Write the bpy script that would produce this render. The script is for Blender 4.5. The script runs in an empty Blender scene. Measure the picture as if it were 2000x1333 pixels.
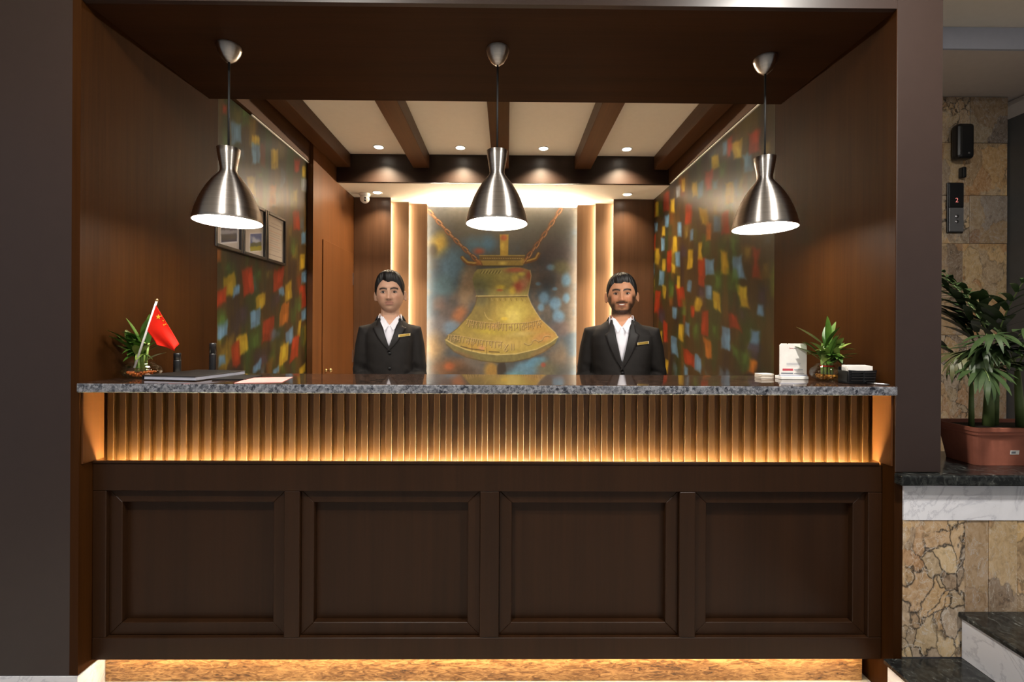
import bpy, bmesh, math, random
import numpy as np
from mathutils import Vector, Matrix
from mathutils.bvhtree import BVHTree
PI = math.pi
R = math.radians
scene = bpy.context.scene
col = scene.collection

# ---------------------------------------------------------------- camera
cam_data = bpy.data.cameras.new('camera')
cam_data.lens = 16.0
cam_data.sensor_width = 36.0
cam_data.sensor_fit = 'HORIZONTAL'
cam_data.shift_x = 0.00112
cam_data.shift_y = -0.01073
cam_data.clip_start = 0.02
cam = bpy.data.objects.new('camera', cam_data)
col.objects.link(cam)
cam.matrix_world = (Matrix.Translation((0, 0, 1.338)) @ Matrix.Rotation(R(-0.5), 4, 'Z')
                    @ Matrix.Rotation(PI / 2, 4, 'X') @ Matrix.Rotation(R(0.3), 4, 'Z'))
scene.camera = cam

# ---------------------------------------------------------------- world and exposure
world = bpy.data.worlds.new('lobby_daylight')
scene.world = world
world.use_nodes = True
WB = world.node_tree.nodes['Background']
WB.inputs[0].default_value = (0.90, 0.95, 1.0, 1)
WB.inputs[1].default_value = 0.22
vs = scene.view_settings
vs.view_transform = 'Standard'
vs.look = 'None'
vs.exposure = 0.22
vs.gamma = 1.0
vs.use_curve_mapping = False

# light levels, in one place
PENDANT_W = 42.0        # radiance of each pendant's diffuser
SPOT_W = 112.0           # watts of each ceiling downlight
LED_KICK = 36.0
LED_SLAT = 600.0
LED_WALL = 36.0
LED_TOP = 4200.0
LOBBY_W = 60.0
WARM = (1.0, 0.80, 0.56)
WARM_LED = (1.0, 0.76, 0.46)
GOLD_LED = (1.0, 0.84, 0.46)

# ---------------------------------------------------------------- materials
def lin(r, g, b):
    f = lambda c: (c / 12.92) if c <= 0.04045 else ((c + 0.055) / 1.055) ** 2.4
    return (f(r / 255), f(g / 255), f(b / 255), 1.0)

MATS = {}
def new_mat(name):
    m = bpy.data.materials.new(name)
    m.use_nodes = True
    nt = m.node_tree
    b = nt.nodes['Principled BSDF']
    MATS[name] = m
    return m, nt, b

def N(nt, kind, **kw):
    n = nt.nodes.new(kind)
    for k, v in kw.items():
        setattr(n, k, v)
    return n

def coords(nt, scale=(1, 1, 1), rot=(0, 0, 0)):
    tc = N(nt, 'ShaderNodeTexCoord')
    mp = N(nt, 'ShaderNodeMapping')
    mp.inputs['Scale'].default_value = scale
    mp.inputs['Rotation'].default_value = rot
    nt.links.new(tc.outputs['Object'], mp.inputs['Vector'])
    return mp.outputs['Vector']

def noise(nt, vec, scale, detail=4, rough=0.55, dist=0.0):
    n = N(nt, 'ShaderNodeTexNoise')
    n.inputs['Scale'].default_value = scale
    n.inputs['Detail'].default_value = detail
    n.inputs['Roughness'].default_value = rough
    n.inputs['Distortion'].default_value = dist
    if vec is not None:
        nt.links.new(vec, n.inputs['Vector'])
    return n.outputs['Fac']

def ramp(nt, fac, stops):
    r = N(nt, 'ShaderNodeValToRGB')
    e = r.color_ramp.elements
    while len(e) < len(stops):
        e.new(0.5)
    for el, (p, c) in zip(e, stops):
        el.position = p
        el.color = c
    nt.links.new(fac, r.inputs['Fac'])
    return r.outputs['Color']

def mixc(nt, fac, a, b, mode='MIX'):
    m = N(nt, 'ShaderNodeMix', data_type='RGBA', blend_type=mode)
    if isinstance(fac, (int, float)):
        m.inputs[0].default_value = fac
    else:
        nt.links.new(fac, m.inputs[0])
    for i, c in ((6, a), (7, b)):
        if isinstance(c, tuple):
            m.inputs[i].default_value = c
        else:
            nt.links.new(c, m.inputs[i])
    return m.outputs[2]

def bump(nt, bsdf, h, strength=0.2, dist=0.002):
    b = N(nt, 'ShaderNodeBump')
    b.inputs['Strength'].default_value = strength
    b.inputs['Distance'].default_value = dist
    nt.links.new(h, b.inputs['Height'])
    nt.links.new(b.outputs['Normal'], bsdf.inputs['Normal'])

def plain(name, c, rough=0.5, metal=0.0, spec=0.5, var=0.06):
    """a plain finish with a faint unevenness"""
    m, nt, b = new_mat(name)
    n = noise(nt, coords(nt), 22, 3)
    lo = tuple(x * (1 - var) for x in c[:3]) + (1,)
    hi = tuple(min(1, x * (1 + var)) for x in c[:3]) + (1,)
    nt.links.new(ramp(nt, n, [(0.3, lo), (0.7, hi)]), b.inputs['Base Color'])
    b.inputs['Roughness'].default_value = rough
    b.inputs['Metallic'].default_value = metal
    b.inputs['Specular IOR Level'].default_value = spec
    return m

def wood(name, dark, light, rough=0.38, scale=(90, 90, 2.2), spec=0.4, amount=0.5):
    """laminate with a fine straight grain"""
    m, nt, b = new_mat(name)
    v = coords(nt, scale)
    f1 = noise(nt, v, 1.0, 5, 0.6)
    f2 = noise(nt, coords(nt, tuple(s * 0.12 for s in scale)), 1.0, 3)
    c1 = ramp(nt, f1, [(0.3, dark), (0.72, light)])
    c2 = ramp(nt, f2, [(0.35, tuple(x * 0.86 for x in dark[:3]) + (1,)), (0.7, light)])
    nt.links.new(mixc(nt, amount, c1, c2), b.inputs['Base Color'])
    b.inputs['Roughness'].default_value = rough
    b.inputs['Specular IOR Level'].default_value = spec
    bump(nt, b, f1, 0.05, 0.001)
    return m

def emit(name, c, strength):
    m, nt, b = new_mat(name)
    b.inputs['Base Color'].default_value = (0.8, 0.8, 0.8, 1)
    b.inputs['Emission Color'].default_value = c + (1,)
    b.inputs['Emission Strength'].default_value = strength
    return m

def painted(name, rough=0.45, spec=0.4):
    """colour laid down by the brush, stored on the mesh"""
    m, nt, b = new_mat(name)
    a = N(nt, 'ShaderNodeAttribute', attribute_name='paint')
    nt.links.new(a.outputs['Color'], b.inputs['Base Color'])
    b.inputs['Roughness'].default_value = rough
    b.inputs['Specular IOR Level'].default_value = spec
    n = noise(nt, coords(nt), 120, 3)
    bump(nt, b, n, 0.12, 0.002)
    return m

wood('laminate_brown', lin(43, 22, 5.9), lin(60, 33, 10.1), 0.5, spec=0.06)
wood('laminate_ceiling', lin(44, 24, 10.9), lin(60, 34, 16), 0.55, (2.2, 90, 90), 0.1)
wood('laminate_beam', lin(68, 41, 21), lin(91, 56, 30), 0.42, (90, 2.2, 90))
wood('laminate_fascia', lin(36, 23, 16), lin(48, 32, 23), 0.42, (2.2, 90, 90))
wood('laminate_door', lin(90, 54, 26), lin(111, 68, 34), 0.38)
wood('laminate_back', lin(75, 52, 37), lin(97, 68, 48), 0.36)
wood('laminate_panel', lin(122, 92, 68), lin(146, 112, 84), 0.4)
wood('cabinet_brown', lin(38, 22, 10.3), lin(49, 29, 15), 0.4, spec=0.18)
wood('slat_gold', lin(49, 29, 9.5), lin(67, 41, 15), 0.34, (140, 140, 6), 0.35)
wood('cheek_gold', lin(70, 39, 15), lin(88, 51, 22), 0.35)
plain('column_brown', lin(48, 36, 32), 0.34, 0, 0.45, 0.04)
plain('ceiling_white', lin(240, 230, 214), 0.85, 0, 0.2, 0.015)
plain('lobby_ceiling_paint', lin(216, 204, 194), 0.85, 0, 0.2, 0.02)
plain('lobby_band_paint', lin(176, 180, 194), 0.8, 0, 0.2, 0.02)
plain('lobby_grey', lin(74, 74, 74), 0.45)
plain('white_trim', lin(226, 222, 214), 0.5)
plain('black_plastic', lin(20, 20, 22), 0.32)
plain('black_cable', lin(14, 13, 13), 0.6)
plain('black_frame', lin(30, 24, 21), 0.35)
plain('white_plastic', lin(236, 234, 230), 0.35)
plain('paper_white', lin(236, 232, 226), 0.7)
plain('paper_cream', lin(214, 204, 190), 0.7)
plain('paper_pink', lin(222, 148, 142), 0.7)
plain('folder_black', lin(20, 18, 18), 0.4)
plain('page_edge', lin(176, 178, 192), 0.6)
plain('brass', lin(196, 170, 120), 0.3, 1.0)
plain('silver', lin(190, 190, 194), 0.3, 1.0)
plain('grey_metal', lin(130, 130, 132), 0.45, 0.6)
plain('terracotta', lin(164, 98, 78), 0.6, 0, 0.3, 0.1)
plain('soil', lin(48, 38, 28), 0.95)
plain('suit_black', lin(34, 31, 30), 0.78, 0, 0.25, 0.12)
plain('suit_lapel', lin(30, 27, 27), 0.6, 0, 0.3, 0.1)
plain('shirt_white', lin(226, 224, 232), 0.75, 0, 0.3, 0.02)
plain('hair_black', lin(22, 18, 17), 0.5, 0, 0.4, 0.25)
plain('eye_white', lin(176, 164, 156), 0.25)
plain('eye_dark', lin(34, 22, 16), 0.15)
plain('teeth', lin(232, 226, 216), 0.3)
plain('badge_gold', lin(206, 172, 84), 0.3, 0.7)
plain('badge_rim', lin(240, 226, 186), 0.3, 0.5)
plain('badge_ink', lin(86, 62, 22), 0.5)
plain('shoe_black', lin(18, 16, 16), 0.25)
plain('flag_red', lin(226, 34, 14), 0.7, 0, 0.2, 0.06)
plain('flag_yellow', lin(250, 190, 50), 0.6)
plain('ink_red', lin(196, 70, 84), 0.6)
plain('ink_grey', lin(120, 124, 134), 0.6)
plain('ink_dark', lin(70, 72, 84), 0.6)
plain('ribbon_red', lin(196, 40, 30), 0.5)
plain('stalk_green', lin(150, 180, 96), 0.4, 0, 0.5, 0.1)
plain('cane_green', lin(104, 122, 70), 0.5, 0, 0.4, 0.2)
emit('pendant_glow', (1.0, 0.93, 0.80), PENDANT_W)
emit('downlight_glow', (1.0, 0.90, 0.74), 14.0)
emit('led_kick', WARM_LED, LED_KICK)
emit('led_slat', GOLD_LED, LED_SLAT)
emit('led_wall', (1.0, 0.82, 0.56), LED_WALL)
emit('led_top', (1.0, 0.84, 0.60), LED_TOP)
emit('digit_red', (1.0, 0.06, 0.03), 0.6)
painted('canvas_paint', 0.5)
painted('mural_paint', 0.30, 0.32)
painted('print_ink', 0.35)

def leaf_mat(name, a, b_, rough=0.38):
    m, nt, b = new_mat(name)
    n = noise(nt, coords(nt, (1, 1, 1)), 14, 4)
    nt.links.new(ramp(nt, n, [(0.3, a), (0.7, b_)]), b.inputs['Base Color'])
    b.inputs['Roughness'].default_value = rough
    b.inputs['Subsurface Weight'].default_value = 0.0
leaf_mat('leaf_green', lin(38, 74, 20), lin(78, 110, 38))
leaf_mat('leaf_light', lin(88, 116, 40), lin(128, 140, 72))
leaf_mat('palm_green', lin(34, 54, 30), lin(66, 84, 46), 0.42)
leaf_mat('palm_dry', lin(72, 78, 46), lin(104, 100, 62), 0.5)

def granite_edge():
    m, nt, b = new_mat('granite_edge')
    v = coords(nt)
    vo = N(nt, 'ShaderNodeTexVoronoi')
    vo.inputs['Scale'].default_value = 105
    vo.inputs['Randomness'].default_value = 1
    nt.links.new(v, vo.inputs['Vector'])
    f = noise(nt, v, 62, 6, 0.75, 1.2)
    c = ramp(nt, f, [(0.38, lin(10, 12, 18)), (0.48, lin(46, 50, 64)), (0.56, lin(150, 150, 154)), (0.66, lin(30, 34, 48))])
    c2 = ramp(nt, vo.outputs['Color'], [(0.2, lin(12, 15, 24)), (0.85, lin(158, 160, 166))])
    nt.links.new(mixc(nt, 0.45, c, c2), b.inputs['Base Color'])
    b.inputs['Roughness'].default_value = 0.35
    return m
granite_edge()

def granite_top():
    m, nt, b = new_mat('granite_top')
    v = coords(nt, (1, 2.4, 1))
    f = noise(nt, v, 46, 6, 0.7, 0.8)
    c = ramp(nt, f, [(0.38, lin(22, 17, 15)), (0.55, lin(58, 42, 34)), (0.66, lin(112, 84, 66)), (0.75, lin(40, 30, 26))])
    nt.links.new(c, b.inputs['Base Color'])
    b.inputs['Roughness'].default_value = 0.05
    b.inputs['Specular IOR Level'].default_value = 0.9
    b.inputs['IOR'].default_value = 1.7
    return m
granite_top()

def black_granite():
    m, nt, b = new_mat('black_granite')
    v = coords(nt)
    f = noise(nt, v, 34, 6, 0.7, 1.2)
    c = ramp(nt, f, [(0.45, lin(24, 25, 25)), (0.62, lin(52, 54, 52)), (0.72, lin(120, 122, 116)), (0.78, lin(30, 31, 31))])
    nt.links.new(c, b.inputs['Base Color'])
    b.inputs['Roughness'].default_value = 0.16
    return m
black_granite()

def white_marble():
    m, nt, b = new_mat('white_marble')
    v = coords(nt)
    f = noise(nt, v, 3.2, 7, 0.62, 2.2)
    c = ramp(nt, f, [(0.40, lin(232, 232, 238)), (0.50, lin(226, 226, 232)), (0.53, lin(204, 204, 212)), (0.56, lin(230, 230, 236))])
    nt.links.new(c, b.inputs['Base Color'])
    b.inputs['Roughness'].default_value = 0.22
    return m
white_marble()

def kick_stone():
    m, nt, b = new_mat('kick_stone')
    v = coords(nt, (22, 22, 85), (0, R(34), 0))
    f0 = noise(nt, v, 1.0, 6, 0.62, 1.6)
    f1 = noise(nt, coords(nt, (3, 3, 9), (0, R(24), 0)), 1.0, 4, 0.6, 1.0)
    f = mixc(nt, 0.35, f0, f1)
    c = ramp(nt, f, [(0.36, lin(66, 42, 22)), (0.47, lin(140, 98, 56)), (0.60, lin(196, 152, 98))])
    nt.links.new(c, b.inputs['Base Color'])
    b.inputs['Roughness'].default_value = 0.4
    bump(nt, b, f0, 0.3, 0.004)
    return m
kick_stone()

def breccia(name, seed, scale=8.0, seams=1.0, tint=(1, 1, 1, 1), mask=(0.46, 0.60)):
    """polished petrified-wood slab: broken ochre and grey pieces in dark seams"""
    m, nt, b = new_mat(name)
    tc = N(nt, 'ShaderNodeTexCoord')
    mp = N(nt, 'ShaderNodeMapping')
    mp.inputs['Location'].default_value = (seed * 3.1, seed * 1.7, seed * 2.3)
    mp.inputs['Scale'].default_value = (1.25, 1, 0.85)
    nt.links.new(tc.outputs['Object'], mp.inputs['Vector'])
    nz = N(nt, 'ShaderNodeTexNoise')
    nz.inputs['Scale'].default_value = 7
    nz.inputs['Detail'].default_value = 5
    nt.links.new(mp.outputs['Vector'], nz.inputs['Vector'])
    va = N(nt, 'ShaderNodeVectorMath', operation='SCALE')
    nt.links.new(nz.outputs['Color'], va.inputs[0])
    va.inputs['Scale'].default_value = 0.22
    ad = N(nt, 'ShaderNodeVectorMath', operation='ADD')
    nt.links.new(mp.outputs['Vector'], ad.inputs[0])
    nt.links.new(va.outputs[0], ad.inputs[1])
    vo = N(nt, 'ShaderNodeTexVoronoi')
    vo.inputs['Scale'].default_value = scale
    nt.links.new(ad.outputs[0], vo.inputs['Vector'])
    ve = N(nt, 'ShaderNodeTexVoronoi', feature='DISTANCE_TO_EDGE')
    ve.inputs['Scale'].default_value = scale
    nt.links.new(ad.outputs[0], ve.inputs['Vector'])
    bw = N(nt, 'ShaderNodeRGBToBW')
    nt.links.new(vo.outputs['Color'], bw.inputs[0])
    pieces = ramp(nt, bw.outputs[0], [(0.2, lin(176, 160, 142)), (0.38, lin(206, 164, 106)), (0.5, lin(112, 98, 90)),
                                      (0.64, lin(222, 196, 150)), (0.8, lin(176, 128, 82))])
    fine = ramp(nt, noise(nt, mp.outputs['Vector'], 34, 6, 0.7, 1.0),
                [(0.33, lin(84, 72, 62)), (0.5, lin(196, 172, 142)), (0.7, lin(222, 210, 192))])
    c1 = mixc(nt, 0.42, pieces, fine)
    seam = ramp(nt, ve.outputs['Distance'], [(0.0, (1, 1, 1, 1)), (0.050 * scale / 8, (0, 0, 0, 1))])
    mk = mask
    mask = ramp(nt, noise(nt, mp.outputs['Vector'], 5, 3), [(mk[0], (0, 0, 0, 1)), (mk[1], (seams, seams, seams, 1))])
    seam2 = mixc(nt, 1.0, seam, mask, 'MULTIPLY')
    c2 = mixc(nt, seam2, c1, lin(44, 38, 34))
    vein = ramp(nt, noise(nt, mp.outputs['Vector'], 7, 6, 0.6, 3.0),
                [(0.485, (0, 0, 0, 1)), (0.5, (0.8, 0.8, 0.8, 1)), (0.515, (0, 0, 0, 1))])
    c3 = mixc(nt, vein, c2, lin(214, 208, 198))
    nt.links.new(mixc(nt, 1.0, c3, tint, 'MULTIPLY'), b.inputs['Base Color'])
    b.inputs['Roughness'].default_value = 0.3
breccia('breccia_0', 1, 12.5, 1.0, (0.94, 0.93, 0.92, 1), (0.38, 0.52))
breccia('breccia_1', 2, 3.6, 0.3, (0.70, 0.71, 0.76, 1))
breccia('breccia_2', 3, 4.2, 0.35, (0.80, 0.75, 0.70, 1))
breccia('breccia_3', 4, 6.0, 0.6, (1.0, 0.90, 0.74, 1))

def brushed(name):
    m, nt, b = new_mat(name)
    f = noise(nt, coords(nt, (2, 2, 160)), 1.0, 4, 0.6)
    nt.links.new(ramp(nt, f, [(0.3, lin(176, 170, 164)), (0.7, lin(206, 200, 194))]), b.inputs['Base Color'])
    b.inputs['Metallic'].default_value = 1.0
    b.inputs['Roughness'].default_value = 0.38
    b.inputs['Anisotropic'].default_value = 0.92
    b.inputs['Anisotropic Rotation'].default_value = 0.25
    tg = N(nt, 'ShaderNodeTangent', direction_type='RADIAL', axis='Z')
    nt.links.new(tg.outputs[0], b.inputs['Tangent'])
brushed('brushed_steel')

def glass(name, c, gloss=0.5):
    """thin clear wall: see-through with a mirror sheen at grazing angles"""
    m, nt, b = new_mat(name)
    out = nt.nodes['Material Output']
    tr = N(nt, 'ShaderNodeBsdfTransparent')
    tr.inputs['Color'].default_value = c
    gl = N(nt, 'ShaderNodeBsdfGlossy')
    gl.inputs['Roughness'].default_value = 0.02
    lw = N(nt, 'ShaderNodeLayerWeight')
    lw.inputs['Blend'].default_value = 0.5
    pw = N(nt, 'ShaderNodeMath', operation='POWER')
    pw.inputs[1].default_value = 3.0
    nt.links.new(lw.outputs['Facing'], pw.inputs[0])
    fr = N(nt, 'ShaderNodeMath', operation='MULTIPLY_ADD')
    fr.inputs[1].default_value = gloss
    fr.inputs[2].default_value = 0.03
    nt.links.new(pw.outputs[0], fr.inputs[0])
    mx = N(nt, 'ShaderNodeMixShader')
    nt.links.new(fr.outputs[0], mx.inputs[0])
    nt.links.new(tr.outputs[0], mx.inputs[1])
    nt.links.new(gl.outputs[0], mx.inputs[2])
    nt.links.new(mx.outputs[0], out.inputs['Surface'])
glass('clear_glass', (0.93, 0.95, 0.92, 1))
glass('water', (0.95, 0.93, 0.84, 1), 0.15)

def pebble_mat(name, a, b_):
    m, nt, b = new_mat(name)
    n = noise(nt, coords(nt), 60, 3)
    nt.links.new(ramp(nt, n, [(0.35, a), (0.65, b_)]), b.inputs['Base Color'])
    b.inputs['Roughness'].default_value = 0.4
pebble_mat('pebble_amber', lin(150, 84, 26), lin(206, 140, 60))
pebble_mat('pebble_red', lin(176, 70, 30), lin(214, 122, 62))

def floor_mat():
    m, nt, b = new_mat('floor_marble')
    v = coords(nt)
    f = noise(nt, v, 1.6, 7, 0.6, 2.0)
    c = ramp(nt, f, [(0.4, lin(206, 202, 196)), (0.5, lin(176, 172, 168)), (0.54, lin(204, 200, 194))])
    nt.links.new(c, b.inputs['Base Color'])
    b.inputs['Roughness'].default_value = 0.12
floor_mat()

# ---------------------------------------------------------------- mesh helpers
class MB:
    """collects shapes for ONE mesh"""
    def __init__(self):
        self.v, self.f, self.m = [], [], []
    def add(self, verts, faces, mi=0):
        o = len(self.v)
        self.v += [tuple(p) for p in verts]
        self.f += [tuple(i + o for i in f) for f in faces]
        self.m += [mi] * len(faces)
        return self
    def box(self, x0, x1, y0, y1, z0, z1, mi=0):
        return self.add([(x0, y0, z0), (x1, y0, z0), (x1, y1, z0), (x0, y1, z0),
                         (x0, y0, z1), (x1, y0, z1), (x1, y1, z1), (x0, y1, z1)],
                        [(3, 2, 1, 0), (4, 5, 6, 7), (0, 1, 5, 4), (1, 2, 6, 5), (2, 3, 7, 6), (3, 0, 4, 7)], mi)
    def quadbox(self, q, d):
        """a plate: four corners q pushed along vector d"""
        q = [Vector(p) for p in q]
        d = Vector(d)
        return self.add(q + [p + d for p in q],
                        [(0, 1, 2, 3), (7, 6, 5, 4), (0, 4, 5, 1), (1, 5, 6, 2), (2, 6, 7, 3), (3, 7, 4, 0)])
    def prism(self, poly, d):
        poly = [Vector(p) for p in poly]
        d = Vector(d)
        n = len(poly)
        return self.add(poly + [p + d for p in poly],
                        [tuple(range(n)), tuple(range(2 * n - 1, n - 1, -1))] +
                        [(i, n + i, n + (i + 1) % n, (i + 1) % n) for i in range(n)])
    def lathe(self, prof, n=48, c=(0, 0, 0), close=False, mi=0):
        """prof: (radius, z) list turned round z"""
        vs_, fs = [], []
        k = len(prof)
        for i in range(n):
            a = 2 * PI * i / n
            for r, z in prof:
                vs_.append((c[0] + r * math.cos(a), c[1] + r * math.sin(a), c[2] + z))
        for i in range(n):
            j = (i + 1) % n
            for q in range(k if close else k - 1):
                w = (q + 1) % k
                fs.append((i * k + q, j * k + q, j * k + w, i * k + w))
        return self.add(vs_, fs, mi)
    def tube(self, path, rad, n=10, caps=True, squash=None):
        path = [Vector(p) for p in path]
        if isinstance(rad, (int, float)):
            rad = [rad] * len(path)
        vs_, fs = [], []
        up = None
        for i, p in enumerate(path):
            t = (path[min(i + 1, len(path) - 1)] - path[max(i - 1, 0)]).normalized()
            if up is None:
                up = Vector((0, 0, 1)) if abs(t.z) < 0.9 else Vector((0, 1, 0))
            s = t.cross(up).normalized()
            up = s.cross(t).normalized()
            for k in range(n):
                a = 2 * PI * k / n
                sc = squash[i] if squash else (1, 1)
                vs_.append(p + (s * math.cos(a) * sc[0] + up * math.sin(a) * sc[1]) * rad[i])
        for i in range(len(path) - 1):
            for k in range(n):
                j = (k + 1) % n
                fs.append((i * n + k, i * n + j, (i + 1) * n + j, (i + 1) * n + k))
        if caps:
            fs.append(tuple(range(n - 1, -1, -1)))
            fs.append(tuple((len(path) - 1) * n + k for k in range(n)))
        return self.add(vs_, fs)
    def rings(self, rings, caps=True):
        n = len(rings[0])
        vs_ = [p for r in rings for p in r]
        fs = [(i * n + k, i * n + (k + 1) % n, (i + 1) * n + (k + 1) % n, (i + 1) * n + k)
              for i in range(len(rings) - 1) for k in range(n)]
        if caps:
            fs.append(tuple(range(n - 1, -1, -1)))
            fs.append(tuple((len(rings) - 1) * n + k for k in range(n)))
        return self.add(vs_, fs)
    def ball(self, c, r, nu=16, nv=10):
        r = (r, r, r) if isinstance(r, (int, float)) else r
        prof = []
        vs_, fs = [], []
        for j in range(nv + 1):
            b = -PI / 2 + PI * j / nv
            for i in range(nu):
                a = 2 * PI * i / nu
                vs_.append((c[0] + r[0] * math.cos(b) * math.cos(a), c[1] + r[1] * math.cos(b) * math.sin(a), c[2] + r[2] * math.sin(b)))
        for j in range(nv):
            for i in range(nu):
                k = (i + 1) % nu
                fs.append((j * nu + i, j * nu + k, (j + 1) * nu + k, (j + 1) * nu + i))
        return self.add(vs_, fs)
    def mesh(self, name, smooth=False, bevel=0.0, seg=1, merge=True):
        me = bpy.data.meshes.new(name)
        me.from_pydata(self.v, [], self.f)
        if any(self.m):
            for p, mi in zip(me.polygons, self.m):
                p.material_index = mi
        bm = bmesh.new()
        bm.from_mesh(me)
        if merge:
            bmesh.ops.remove_doubles(bm, verts=bm.verts, dist=1e-6)
        bmesh.ops.recalc_face_normals(bm, faces=bm.faces)
        if bevel:
            bmesh.ops.bevel(bm, geom=[e for e in bm.edges if e.is_manifold and e.calc_face_angle(0) > 0.6],
                            offset=bevel, segments=seg, affect='EDGES', profile=0.5)
        for f in bm.faces:
            f.smooth = smooth
        bm.to_mesh(me)
        bm.free()
        return me

def put(name, me, mats, parent=None, loc=None):
    o = bpy.data.objects.new(name, me)
    col.objects.link(o)
    for m in (mats if isinstance(mats, (list, tuple)) else [mats]):
        if len(me.materials) < (len(mats) if isinstance(mats, (list, tuple)) else 1):
            me.materials.append(MATS[m])
    if parent is not None:
        o.parent = parent
    if loc is not None:
        o.location = loc
    return o

def part(name, mb, mat, parent=None, smooth=False, bevel=0.0, seg=1, loc=None, label=None):
    o = put(name, mb.mesh(name, smooth, bevel, seg), mat, parent, loc)
    if smooth == 'auto':
        pass
    if label:
        o['label'] = label
    return o

def tag(o, label, cat, group=None):
    o['label'] = label
    o['category'] = cat
    if group:
        o['group'] = group
    return o

def thing(name, label, cat, loc=(0, 0, 0), group=None, rz=0.0):
    o = bpy.data.objects.new(name, None)
    o.empty_display_size = 0.05
    col.objects.link(o)
    o.location = loc
    o.rotation_euler = (0, 0, rz)
    return tag(o, label, cat, group)

def struct(name, mb, mat, label, cat, smooth=False, bevel=0.0):
    o = put(name, mb.mesh(name, smooth, bevel), mat)
    o['kind'] = 'structure'
    return tag(o, label, cat)

def voxel(me, size, smooth=2):
    """one continuous skin over all closed shells of a mesh"""
    o = bpy.data.objects.new('tmp', me)
    col.objects.link(o)
    md = o.modifiers.new('r', 'REMESH')
    md.mode = 'VOXEL'
    md.voxel_size = size
    md.use_smooth_shade = True
    if smooth:
        s = o.modifiers.new('s', 'SMOOTH')
        s.factor = 0.5
        s.iterations = smooth
    dg = bpy.context.evaluated_depsgraph_get()
    out = bpy.data.meshes.new_from_object(o.evaluated_get(dg))
    bpy.data.objects.remove(o)
    bpy.data.meshes.remove(me)
    return out

def set_paint(me, cols):
    a = me.color_attributes.new('paint', 'FLOAT_COLOR', 'POINT')
    buf = np.ones((len(me.vertices), 4), dtype=np.float32)
    buf[:, :3] = cols
    a.data.foreach_set('color', buf.ravel())

def srgb2lin(a):
    a = np.clip(np.asarray(a, dtype=np.float64) / 255.0, 0, 1)
    return np.where(a <= 0.04045, a / 12.92, ((a + 0.055) / 1.055) ** 2.4)

def text_mesh(body, size, depth=0.0003):
    cu = bpy.data.curves.new('t', 'FONT')
    cu.body = body
    cu.size = size
    cu.extrude = depth
    cu.align_x = 'CENTER'
    cu.align_y = 'CENTER'
    o = bpy.data.objects.new('t', cu)
    col.objects.link(o)
    dg = bpy.context.evaluated_depsgraph_get()
    me = bpy.data.meshes.new_from_object(o.evaluated_get(dg))
    bpy.data.objects.remove(o)
    return me
# ================================================================ the setting
XL, XR, YF = -1.513, 1.398, 1.625        # opening of the reception niche
ZS = 2.502                                # underside of the front soffit
struct('floor', MB().box(-4.2, 5.0, -6, 6, -0.1, 0), 'floor_marble', 'pale marble lobby floor in front of the desk', 'floor')
# front walls either side of the opening
struct('wall_front_left', MB().box(-4.2, XL - 0.03, YF, YF + 0.10, 0.106, 3.1), 'column_brown',
       'plain brown wall left of the reception opening', 'wall')
struct('trim_1', MB().box(-4.2, XL - 0.03, YF - 0.002, YF + 0.10, 0.0, 0.103), 'white_marble',
       'white marble skirting under the brown left wall', 'skirting')
# left side wall of the niche, front stretch
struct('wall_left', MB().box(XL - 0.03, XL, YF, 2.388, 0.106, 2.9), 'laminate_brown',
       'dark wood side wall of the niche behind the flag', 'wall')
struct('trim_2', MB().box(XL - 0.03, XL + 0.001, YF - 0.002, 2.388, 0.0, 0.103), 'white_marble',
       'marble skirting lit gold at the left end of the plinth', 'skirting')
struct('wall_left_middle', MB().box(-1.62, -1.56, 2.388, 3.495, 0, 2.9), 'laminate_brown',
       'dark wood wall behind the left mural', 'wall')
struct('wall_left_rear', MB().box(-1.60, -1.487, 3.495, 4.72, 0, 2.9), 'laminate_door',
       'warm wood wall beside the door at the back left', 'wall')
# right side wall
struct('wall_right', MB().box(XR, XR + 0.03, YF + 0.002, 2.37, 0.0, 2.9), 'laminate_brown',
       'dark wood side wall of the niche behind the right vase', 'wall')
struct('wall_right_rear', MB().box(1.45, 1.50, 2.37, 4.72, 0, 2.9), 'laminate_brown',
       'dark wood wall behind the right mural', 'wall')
struct('column_right', MB().box(XR + 0.001, 1.567, YF, 1.90, 0.832, 3.1), 'column_brown',
       'brown square column right of the reception opening', 'column', bevel=0.003)
# ceiling of the niche
struct('ceiling_front', MB().box(XL, XR, YF + 0.02, 2.32, ZS, 2.9), 'laminate_ceiling',
       'low dark wood soffit that carries the pendant lamps', 'ceiling')
struct('wall_front_top', MB().box(XL - 0.029, 1.398, YF, YF + 0.02, ZS, 3.1), 'column_brown',
       'brown header strip over the reception opening', 'wall')
struct('ceiling_upper', MB().box(-1.60, 1.50, 2.32, 4.0, 2.863, 2.95), 'ceiling_white',
       'cream ceiling panels between the wooden beams', 'ceiling')
struct('ceiling_back', MB().box(-1.487, 1.45, 3.995, 4.66, 2.618, 2.70), 'ceiling_white',
       'lit cream soffit in front of the bell painting', 'ceiling')
struct('wall_back', MB().box(-1.60, 1.50, 4.66, 4.72, 0, 2.95), 'laminate_back', 'rear wall behind the wood panels', 'wall')

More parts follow.
